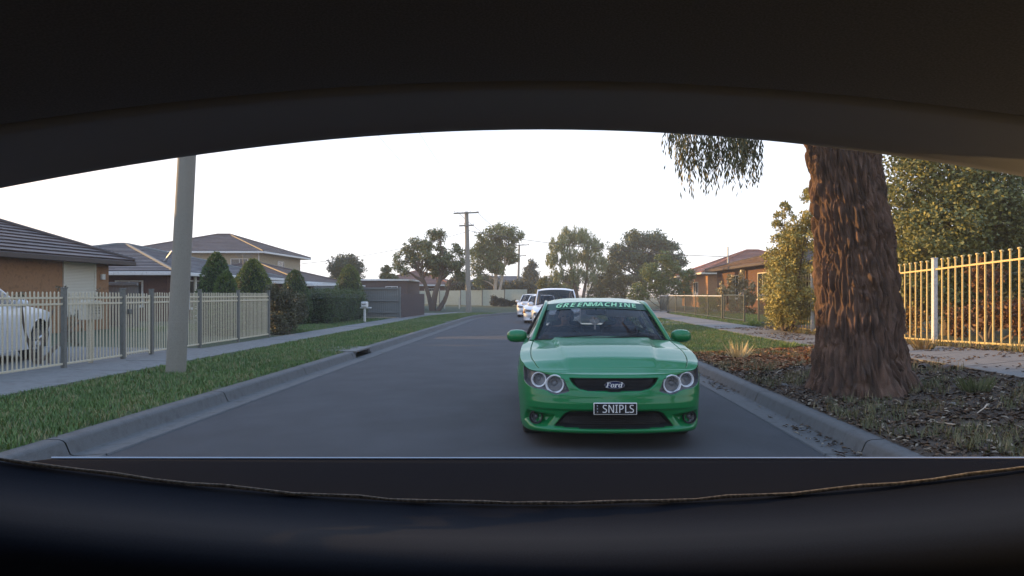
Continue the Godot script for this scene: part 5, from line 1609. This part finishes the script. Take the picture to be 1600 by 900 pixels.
	for j in 5:
		var row := PackedVector3Array()
		for k in 25: row.append(cl(ws(-0.97 + 1.94 * k / 24.0, lerpf(0.775, 0.995, j / 4.0)) + Vector3(0, 0.006, -0.006)))
		rows.append(row)
	m.grid(rows)
	var st := part("sun_strip", m, M.banner_green, o, Vector3.ZERO, "green strip with pale lettering across the windscreen top")
	var word := "GREENMACHINE"
	for k in word.length():
		var u := -0.80 + 1.60 * (k + 0.5) / word.length()
		var c := cl(ws(u, 0.885) + Vector3(0, 0.012, -0.012))
		var tu := (cl(ws(u + 0.02, 0.885)) - cl(ws(u - 0.02, 0.885))).normalized()
		var tv := (cl(ws(u, 0.96)) - cl(ws(u, 0.89))).normalized()
		text(word[k], st, M.letter_green, 0.150, Transform3D(Basis(tu * 0.82, tv * 1.05 + tu * 0.22, tu.cross(tv)), c), "letter", true, false, 0.003)
	# wipers
	for w in [[-0.62, -0.12, 0.05, 0.09], [0.05, 0.62, 0.05, 0.10]]:
		m = MB.new()
		m.tube([cl(ws(w[0] / 0.775, 0.0) + Vector3(0, 0.02, -0.02)), cl(ws((w[0] + w[1]) * 0.5 / 0.77, 0.03) + Vector3(0, 0.025, -0.015)), cl(ws(w[1] / 0.77, 0.05) + Vector3(0, 0.02, -0.015))], [0.008, 0.007, 0.006], 6)
		part("wiper", m, M.gap_black, o)
	# interior fittings: wheel, mirror, visor
	m = MB.new()
	var ring := []
	var sw := Transform3D(Basis(Vector3.RIGHT, -0.45), cl(Vector3(-0.37, 0.93, 2.12)))
	for k in 29:
		var a := TAU * k / 28.0
		ring.append(sw * Vector3(cos(a) * 0.18, sin(a) * 0.18, 0))
	m.tube(ring, [0.015], 8, false)
	m.tube([sw * Vector3(-0.17, 0, 0), sw * Vector3(0.17, 0, 0)], [0.018], 8)
	m.tube([sw * Vector3(0, 0, 0), sw * Vector3(0, -0.17, 0)], [0.018], 8)
	part("steering_wheel", m, M.seat_dark, o)
	m = MB.new()
	m.bevel(cl(Vector3(0.0, 1.27, 2.16)), Vector3(0.25, 0.065, 0.03), 0.012)
	m.tube([cl(Vector3(0, 1.30, 2.15)), cl(Vector3(0, 1.37, 2.08))], [0.012], 8)
	part("interior_mirror", m, M.plastic_black, o)
	m = MB.new()
	m.bevel(cl(Vector3(0.36, 1.275, 2.28)), Vector3(0.44, 0.14, 0.018), 0.008, Basis(Vector3.RIGHT, 0.35))
	part("sun_visor", m, M.visor_cloth, o)
	m = MB.new()
	m.bevel(cl(Vector3(-0.06, 1.335, 2.13)), Vector3(0.06, 0.022, 0.006), 0.002, Basis(Vector3.RIGHT, 0.4))
	part("toll_tag", m, M.letter_white, o)
	# ornament hanging from the mirror
	var h := thing("hanging_ornament", "white ornament hanging from the green sedan's rear-view mirror", "ornament", P(0.678 - 0.02, 8.1, 0.0))
	m = MB.new()
	m.tube([Vector3(0, 1.235, 0), Vector3(0, 1.17, 0)], [0.003], 5)
	part("string", m, M.gap_black, h)
	m = MB.new()
	for q in [[-0.03, 1.165, 0.036], [0.028, 1.158, 0.034], [0.0, 1.14, 0.03]]:
		m.lathe(Vector3(q[0], q[1], 0), Basis(Vector3.RIGHT, PI / 2), [Vector2(0.001, 0.015), Vector2(q[2] * 0.7, 0.012), Vector2(q[2], 0.0), Vector2(q[2] * 0.7, -0.012), Vector2(0.001, -0.015)], 12)
	m.bevel(Vector3(0.002, 1.09, 0), Vector3(0.024, 0.07, 0.012), 0.005)
	part("tag", m, M.letter_white, h)
	return o

func other_cars() -> void:
	var lamp := {"lens": true, "lamps": [[0.70, 0.66, 0.22, 0.06, 0]]}
	var mk := func(tallgrille: bool) -> Array:
		return [region("grille", [Vector2(-0.2, 0.40 if tallgrille else 0.55), Vector2(0.36, 0.42 if tallgrille else 0.56), Vector2(0.42, 0.66), Vector2(-0.2, 0.68)], 0.05, 0.04, M.mesh_black, "grille"),
			region("intake", [Vector2(-0.2, 0.24), Vector2(0.55, 0.25), Vector2(0.48, 0.36), Vector2(-0.2, 0.37)], 0.05, 0.04, M.mesh_black, "intake"),
			region("lamp", [Vector2(0.46, 0.60), Vector2(0.62, 0.58), Vector2(0.85, 0.64), Vector2(0.86, 0.74), Vector2(0.62, 0.71), Vector2(0.48, 0.69)], 0.05, 0.03, M.lamp_dark, "headlight", lamp)]
	var suv := {"paint": M.paint_white, "regions": mk.call(true), "scale": Vector3(1.0, 1.12, 0.95), "roof_lift": 0.10, "boxy": 1.0, "tail": 0.35}
	build_car("white_four_wheel_drive", "tall white four-wheel drive directly behind the green sedan", "car", P(0.52, 23.5, 0.0), 0.0, suv, "cars queued behind the green sedan")
	var a := build_car("white_car", "white car half hidden between the four-wheel drive and the farthest car", "car", P(-0.14, 32.0, 0.0), -0.05, {"paint": M.paint_white, "regions": mk.call(false), "scale": Vector3(0.95, 1.02, 0.92)}, "cars queued behind the green sedan")
	var m := MB.new()
	m.bevel(Vector3(-0.8, 0.62, -0.2), Vector3(0.1, 0.12, 0.12), 0.02)
	part("indicator", m, M.amber, a)
	build_car("white_car", "farthest white car in the queue with dark grille showing, leftmost", "car", P(-0.82, 41.0, 0.0), -0.05, {"paint": M.paint_white, "regions": mk.call(true), "scale": Vector3(0.96, 1.05, 0.9)}, "cars queued behind the green sedan")
	build_car("parked_white_car", "white car parked in the driveway behind the left picket fence", "car", P(-11.05, 13.4, gh(-10, 13) + 0.02), PI + 0.2, {"paint": M.paint_white, "regions": mk.call(false), "scale": Vector3(0.95, 1.12, 0.92)})

# ---------- people ----------
func nets(lo: Vector3, hi: Vector3, cell: float, bones: Array, k: float, colour: Callable, mb: MB) -> void:
	# bones: [a, b, ra, rb]; smooth union of tapered capsules, meshed as surface nets
	var nx := int((hi.x - lo.x) / cell) + 1; var ny := int((hi.y - lo.y) / cell) + 1; var nz := int((hi.z - lo.z) / cell) + 1
	var f := PackedFloat32Array(); f.resize(nx * ny * nz)
	var i := 0
	for z in nz:
		for y in ny:
			for x in nx:
				var p := lo + Vector3(x, y, z) * cell
				var d := 1e3
				for b in bones:
					var ab: Vector3 = b[1] - b[0]
					var t := clampf((p - b[0]).dot(ab) / maxf(ab.length_squared(), 1e-6), 0, 1)
					var e: float = p.distance_to(b[0] + ab * t) - lerpf(b[2], b[3], t)
					var h := clampf(0.5 + 0.5 * (d - e) / k, 0, 1)
					d = lerpf(d, e, h) - k * h * (1.0 - h) if d < 100.0 else e
				f[i] = d
				i += 1
	var ids := PackedInt32Array(); ids.resize(nx * ny * nz); ids.fill(-1)
	var off := [0, 1, nx, nx + 1, nx * ny, nx * ny + 1, nx * ny + nx, nx * ny + nx + 1]
	for z in nz - 1:
		for y in ny - 1:
			for x in nx - 1:
				var b0 := x + nx * (y + ny * z)
				var neg := 0
				for c in 8: if f[b0 + off[c]] < 0: neg += 1
				if neg == 0 or neg == 8: continue
				var acc := Vector3.ZERO; var cnt := 0
				for e in [[0, 1], [2, 3], [4, 5], [6, 7], [0, 2], [1, 3], [4, 6], [5, 7], [0, 4], [1, 5], [2, 6], [3, 7]]:
					var fa := f[b0 + off[e[0]]]; var fb := f[b0 + off[e[1]]]
					if (fa < 0) == (fb < 0): continue
					var t := fa / (fa - fb)
					var pa := Vector3(e[0] & 1, (e[0] >> 1) & 1, e[0] >> 2); var pb := Vector3(e[1] & 1, (e[1] >> 1) & 1, e[1] >> 2)
					acc += pa.lerp(pb, t); cnt += 1
				var g := Vector3(f[b0 + 1] - f[b0], f[b0 + nx] - f[b0], f[b0 + nx * ny] - f[b0]).normalized()
				var pos := lo + (Vector3(x, y, z) + acc / cnt) * cell
				mb.col = colour.call(pos)
				ids[b0] = mb.vert(pos, g)
	for z in range(1, nz - 1):
		for y in range(1, ny - 1):
			for x in range(1, nx - 1):
				var b0 := x + nx * (y + ny * z)
				for ax in 3:
					var st: int = [1, nx, nx * ny][ax]
					if (f[b0] < 0) == (f[b0 + st] < 0): continue
					var u: int = [nx, nx * ny, 1][ax]; var w: int = [nx * ny, 1, nx][ax]
					var q := [ids[b0], ids[b0 - u], ids[b0 - u - w], ids[b0 - w]]
					if q.min() < 0: continue
					mb.tri_i(q[0], q[1], q[2]); mb.tri_i(q[0], q[2], q[3])

func person(label: String, x: float, cloth: Color, skin: Color, driving: bool, cap: bool) -> void:
	# seated, facing the camera; local z towards the camera
	var o := thing("person", label, "person", P(0.678 + x, 8.62, 0.0))
	var bones := [
		[Vector3(0, 0.66, -0.1), Vector3(0, 0.86, -0.14), 0.14, 0.15], [Vector3(-0.07, 0.95, -0.15), Vector3(0.07, 0.95, -0.15), 0.125, 0.125],
		[Vector3(-0.16, 1.0, -0.15), Vector3(0.16, 1.0, -0.15), 0.072, 0.072], [Vector3(0, 1.02, -0.15), Vector3(0, 1.1, -0.13), 0.06, 0.055]]
	var hands := []
	for s in [-1.0, 1.0]:
		var hd := Vector3(s * 0.16, 0.98, 0.42) if driving else Vector3(s * 0.09, 0.72, 0.22)
		var el := Vector3(s * 0.26, 0.79, 0.1)
		bones.append([Vector3(s * 0.19, 0.99, -0.14), el, 0.062, 0.047])
		bones.append([el, hd, 0.046, 0.03])
		bones.append([Vector3(s * 0.09, 0.66, -0.08), Vector3(s * 0.15, 0.70, 0.32), 0.085, 0.065])
		bones.append([Vector3(s * 0.15, 0.70, 0.32), Vector3(s * 0.15, 0.42, 0.42), 0.06, 0.045])
		hands.append([hd, s])
	var mb := MB.new()
	nets(Vector3(-0.4, 0.36, -0.34), Vector3(0.4, 1.1, 0.55), 0.018, bones, 0.03, func(p: Vector3) -> Color: return skin if p.y > 1.065 or (p.z > 0.3 and p.y > 0.85 and driving) else cloth, mb)
	# head
	var hc := Vector3(0, 1.2, -0.11)
	var head := [
		[hc + Vector3(0, 0.04, -0.02), hc + Vector3(0, 0.035, 0.015), 0.082, 0.078], [hc + Vector3(0, -0.04, 0.02), hc + Vector3(0, -0.07, 0.045), 0.062, 0.042],
		[hc + Vector3(0, 0.01, 0.085), hc + Vector3(0, -0.025, 0.105), 0.011, 0.016], [hc + Vector3(-0.035, 0.022, 0.078), hc + Vector3(0.035, 0.022, 0.078), 0.016, 0.016],
		[hc + Vector3(-0.02, -0.055, 0.08), hc + Vector3(0.02, -0.055, 0.08), 0.011, 0.011], [hc + Vector3(-0.082, 0.01, -0.01), hc + Vector3(-0.084, -0.02, -0.01), 0.013, 0.01],
		[hc + Vector3(0.082, 0.01, -0.01), hc + Vector3(0.084, -0.02, -0.01), 0.013, 0.01], [hc + Vector3(0, -0.06, -0.02), hc + Vector3(0, -0.15, -0.02), 0.052, 0.056]]
	nets(hc - Vector3(0.11, 0.17, 0.13), hc + Vector3(0.11, 0.14, 0.14), 0.0065, head, 0.012, func(p: Vector3) -> Color:
		var q := p - hc
		if q.z > 0.06 and absf(q.y - 0.005) < 0.008 and absf(absf(q.x) - 0.032) < 0.014: return Color(0.03, 0.02, 0.015)
		if q.z > 0.07 and absf(q.y + 0.056) < 0.005 and absf(q.x) < 0.024: return skin * Color(0.7, 0.45, 0.42)
		return skin, mb)
	for hd in hands:
		var s: float = hd[1]; var p0: Vector3 = hd[0]
		var fb := [[p0, p0 + Vector3(0, 0.01, 0.06), 0.03, 0.032]]
		for k in 4:
			var kx := (k - 1.5) * 0.019
			var l: float = [0.036, 0.044, 0.040, 0.032][k]
			var n0 := p0 + Vector3(kx, 0.012, 0.085)
			fb.append([p0 + Vector3(kx * 0.8, 0.01, 0.05), n0, 0.011, 0.0095])
			fb.append([n0, n0 + Vector3(0, -0.012, l), 0.0095, 0.009])
			fb.append([n0 + Vector3(0, -0.012, l), n0 + Vector3(0, -0.04, l * 1.05), 0.009, 0.0075])
		fb.append([p0 + Vector3(-s * 0.02, 0, 0.02), p0 + Vector3(-s * 0.048, 0.0, 0.055), 0.014, 0.011])
		fb.append([p0 + Vector3(-s * 0.048, 0.0, 0.055), p0 + Vector3(-s * 0.05, -0.012, 0.09), 0.011, 0.009])
		nets(p0 - Vector3(0.075, 0.06, 0.035), p0 + Vector3(0.075, 0.06, 0.16), 0.0055, fb, 0.006, func(_p: Vector3) -> Color: return skin, mb)
	part("body", mb, M.person_skin_cloth, o)
	# hair (and cap)
	mb = MB.new()
	mb.col = Color.WHITE
	var rows := []
	for j in 9:
		var row := PackedVector3Array()
		for i in 24:
			var a := TAU * i / 24.0
			var low := lerpf(2.05, 1.05, clampf(sin(a) * 0.9 + 0.5, 0, 1))
			var th := low * j / 8.0
			row.append(hc + Vector3(0, 0.04, -0.01) + Vector3(sin(th) * cos(a) * 0.089, cos(th) * 0.093, sin(th) * sin(a) * 0.103))
		rows.append(row)
	mb.grid(rows, true)
	if cap:
		mb.bevel(hc + Vector3(0, 0.075, 0.13), Vector3(0.14, 0.012, 0.09), 0.005)
	part("cap" if cap else "hair", mb, M.seat_dark if cap else M.hair, o)

# ---------- the car the camera sits in ----------
func cabin() -> void:
	var o := thing("camera_car", "dark cabin and boot lid of the car the view is taken from", "car")
	var zf := func(x: float, c: float, e: float) -> float: return c - e * pow(x / 0.64, 2)
	var head := func(x: float) -> Vector3: return P(x, zf.call(x, 0.80, 0.10), 1.708 - 0.0985 * pow(absf(x) / 0.64, 2.0))
	var seal := func(x: float) -> Vector3: return P(x, zf.call(x, 0.78, 0.10), 1.2465 + 0.068 * pow(absf(x) / 0.56, 2.0))
	var N := 41
	var X := []
	for k in N: X.append(-0.74 + 1.48 * k / (N - 1))
	# header trim, rolled at its lower edge
	var rows := []
	for q in [[0.05, 0.03], [0.02, 0.006], [0.008, 0.0], [-0.004, 0.001], [-0.012, 0.004], [-0.03, 0.0065], [-0.07, 0.0085], [-0.105, 0.0075], [-0.128, 0.006], [-0.135, 0.009], [-0.137, 0.016]]:
		var row := PackedVector3Array()
		for x in X: row.append(head.call(x) + Vector3(0, q[1], -q[0]))
		rows.append(row)
	var m := MB.new(); m.grid(rows)
	part("header_trim", m, M.cabin_trim, o)
	rows = []
	for q in [[-0.13, 0.03], [-0.138, 0.013], [-0.15, 0.0095], [-0.2, 0.011], [-0.3, 0.018], [-0.6, 0.04], [-1.0, 0.05], [-1.6, 0.05], [-2.4, 0.02]]:
		var row := PackedVector3Array()
		for x in X: row.append(head.call(x) + Vector3(0, q[1], -q[0]))
		rows.append(row)
	m = MB.new(); m.grid(rows)
	part("headliner", m, M.headliner, o)
	# outer roof skin, keeps daylight out
	rows = []
	for q in [[0.06, 0.032], [-0.2, 0.06], [-1.0, 0.10], [-2.5, 0.06]]:
		var row := PackedVector3Array()
		for x in X: row.append(head.call(x) + Vector3(0, q[1], -q[0]))
		rows.append(row)
	m = MB.new(); m.grid(rows)
	part("roof", m, M.boot_paint, o)
	# rear glass
	rows = []
	for j in 5:
		var row := PackedVector3Array()
		for x in X: row.append((seal.call(x) as Vector3).lerp((head.call(x) as Vector3) + Vector3(0, 0.004, -0.008), j / 4.0) + Vector3(0, 0, -0.01))
		rows.append(row)
	m = MB.new(); m.grid(rows)
	part("rear_window", m, M.rear_glass, o)
	# dusty seal along the foot of the glass
	m = MB.new()
	var pts := []; var rr := []
	for x in X:
		pts.append(seal.call(x) + Vector3(0, 0.0015 * sin(x * 90.0) * sin(x * 37.0), 0.002)); rr.append(0.0024 + 0.0009 * sin(x * 130.0) * sin(x * 41.0))
	m.tube(pts, rr, 8)
	part("window_seal", m, M.seal_dust, o)
	# shelf, rolling down towards the cabin
	rows = []
	for q in [[0.0, -0.003], [-0.02, -0.009], [-0.05, -0.012], [-0.1, -0.006], [-0.14, -0.0025], [-0.168, -0.006], [-0.186, -0.018], [-0.2, -0.05], [-0.206, -0.12], [-0.208, -0.3], [-0.215, -0.7]]:
		var row := PackedVector3Array()
		for x in X: row.append(seal.call(x) + Vector3(0, q[1], -q[0]))
		rows.append(row)
	m = MB.new(); m.grid(rows)
	part("parcel_shelf", m, M.shelf_felt, o)
	# boot lid outside
	rows = []
	for q in 15:
		var t := q / 14.0
		var row := PackedVector3Array()
		for k in N:
			var x: float = -0.86 + 1.72 * k / (N - 1)
			var a: Vector3 = seal.call(clampf(x, -0.74, 0.74)) + Vector3(0, -0.012, 0.01)
			a.x = x
			var ed := 1.36 - 0.24 * pow(x / 0.86, 2)
			var b := P(x, ed, 1.5 - 0.257 * ed)
			var v := a.lerp(b, minf(t / 0.86, 1.0)) - Vector3.UP * 0.018 * sin(minf(t / 0.86, 1.0) * PI)
			if t > 0.86:
				var u := (t - 0.86) / 0.14
				v += Vector3(0, -u * u * 0.6, -0.03 * sin(u * PI * 0.5))
			row.append(v)
		rows.append(row)
	m = MB.new(); m.grid(rows)
	part("boot_lid", m, M.boot_paint, o)
	m = MB.new()
	pts = []
	for k in N:
		var x: float = -0.86 + 1.72 * k / (N - 1)
		var ed := 1.36 - 0.24 * pow(x / 0.86, 2)
		pts.append(P(x, ed, 1.5 - 0.257 * ed + 0.001))
	m.tube(pts, [0.0028], 8)
	part("boot_edge", m, M.edge_gloss, o)
	# pillars, sides, floor, front
	for s in [-1.0, 1.0]:
		m = MB.new()
		m.bevel(P(s * 0.76, 0.45, 1.47), Vector3(0.06, 0.62, 0.62), 0.02)
		part("rear_pillar", m, M.cabin_trim, o)
		m = MB.new()
		m.bevel(P(s * 0.80, -0.55, 0.72), Vector3(0.1, 1.0, 3.0), 0.03)
		m.bevel(P(s * 0.76, -0.45, 1.46), Vector3(0.06, 0.55, 0.08), 0.02)
		m.bevel(P(s * 0.76, -1.85, 1.46), Vector3(0.06, 0.55, 0.3), 0.02)
		m.bevel(P(s * 0.745, -0.7, 1.68), Vector3(0.05, 0.14, 2.5), 0.02)
		part("body_side", m, M.boot_paint, o)
		m = MB.new()
		m.box(P(s * 0.77, -0.15, 1.42), Vector3(0.006, 0.42, 0.5)); m.box(P(s * 0.77, -1.1, 1.42), Vector3(0.006, 0.42, 1.2))
		part("side_window", m, M.tinted_glass, o)
		for d in [0.55, -2.1]: wheel(o, P(s * 0.74, d, 0.32), 0.32, 0.2)
	m = MB.new()
	m.box(P(0, -0.5, 0.42), Vector3(1.5, 0.08, 3.2))
	part("floor", m, M.gap_black, o)
	m = MB.new()
	for s in [-0.37, 0.37]:
		m.bevel(P(s, -1.15, 0.95), Vector3(0.5, 0.75, 0.16), 0.06); m.bevel(P(s, -1.15, 1.42), Vector3(0.26, 0.18, 0.1), 0.04)
	part("front_seats", m, M.seat_dark, o)
	m = MB.new()
	m.bevel(P(0, -0.15, 0.95), Vector3(1.4, 0.7, 0.16), 0.06)
	part("rear_seat", m, M.seat_dark, o)
	m = MB.new()
	m.bevel(P(0, -2.0, 0.75), Vector3(1.6, 0.95, 0.1), 0.04)
	part("dashboard", m, M.seat_dark, o)

func _ready() -> void:
	rng.seed = 20
	# --- camera, sky, sun, exposure ---
	var cam := Camera3D.new()
	cam.name = "camera"
	cam.projection = Camera3D.PROJECTION_FRUSTUM
	cam.near = 0.05; cam.far = 3000.0
	cam.size = 0.9 * cam.near
	cam.frustum_offset = Vector2(-0.048, 0.010) * cam.near
	cam.position = Vector3(0, 1.5, 0)
	add_child(cam)
	var env := Environment.new()
	env.background_mode = Environment.BG_SKY
	var sky := Sky.new()
	var sm_ := ProceduralSkyMaterial.new()
	sm_.sky_top_color = Color(0.62, 0.76, 0.96); sm_.sky_horizon_color = Color(0.99, 0.99, 0.985); sm_.sky_curve = 0.3
	sm_.sky_energy_multiplier = 1.0
	sm_.ground_bottom_color = Color(0.25, 0.23, 0.2); sm_.ground_horizon_color = Color(0.75, 0.72, 0.68)
	sm_.sun_angle_max = 80.0; sm_.sun_curve = 0.33
	sky.sky_material = sm_
	env.sky = sky
	env.tonemap_mode = Environment.TONE_MAPPER_LINEAR
	env.tonemap_exposure = 1.6
	env.fog_enabled = true; env.fog_density = 0.0012; env.fog_light_color = Color(0.97, 0.98, 1.0)
	env.sdfgi_enabled = true; env.ssao_enabled = true; env.ssil_enabled = true
	var we := WorldEnvironment.new()
	we.name = "world"; we.environment = env
	add_child(we)
	var sun := DirectionalLight3D.new()
	sun.name = "sun"
	sun.light_color = Color(1.0, 0.80, 0.52); sun.light_energy = 1.6; sun.light_angular_distance = 0.5
	sun.shadow_enabled = true
	var az := deg_to_rad(70.0); var elv := deg_to_rad(9.0)
	var towards := Vector3(-sin(az) * cos(elv), sin(elv), -cos(az) * cos(elv))
	add_child(sun)
	sun.look_at_from_position(Vector3.ZERO, -towards, Vector3.UP)
	# --- structure ---
	materials()
	ground()
	houses()
	fences()
	poles()
	# --- objects ---
	cabin()
	green_car()
	other_cars()
	person("person in dark top sitting at the wheel of green sedan", -0.37, Color(0.035, 0.035, 0.05), Color(0.36, 0.22, 0.15), true, false)
	person("person in dark top beside the driver, under the lowered sun visor", 0.37, Color(0.05, 0.03, 0.03), Color(0.36, 0.22, 0.15), false, false)
	vegetation()
	grasses()
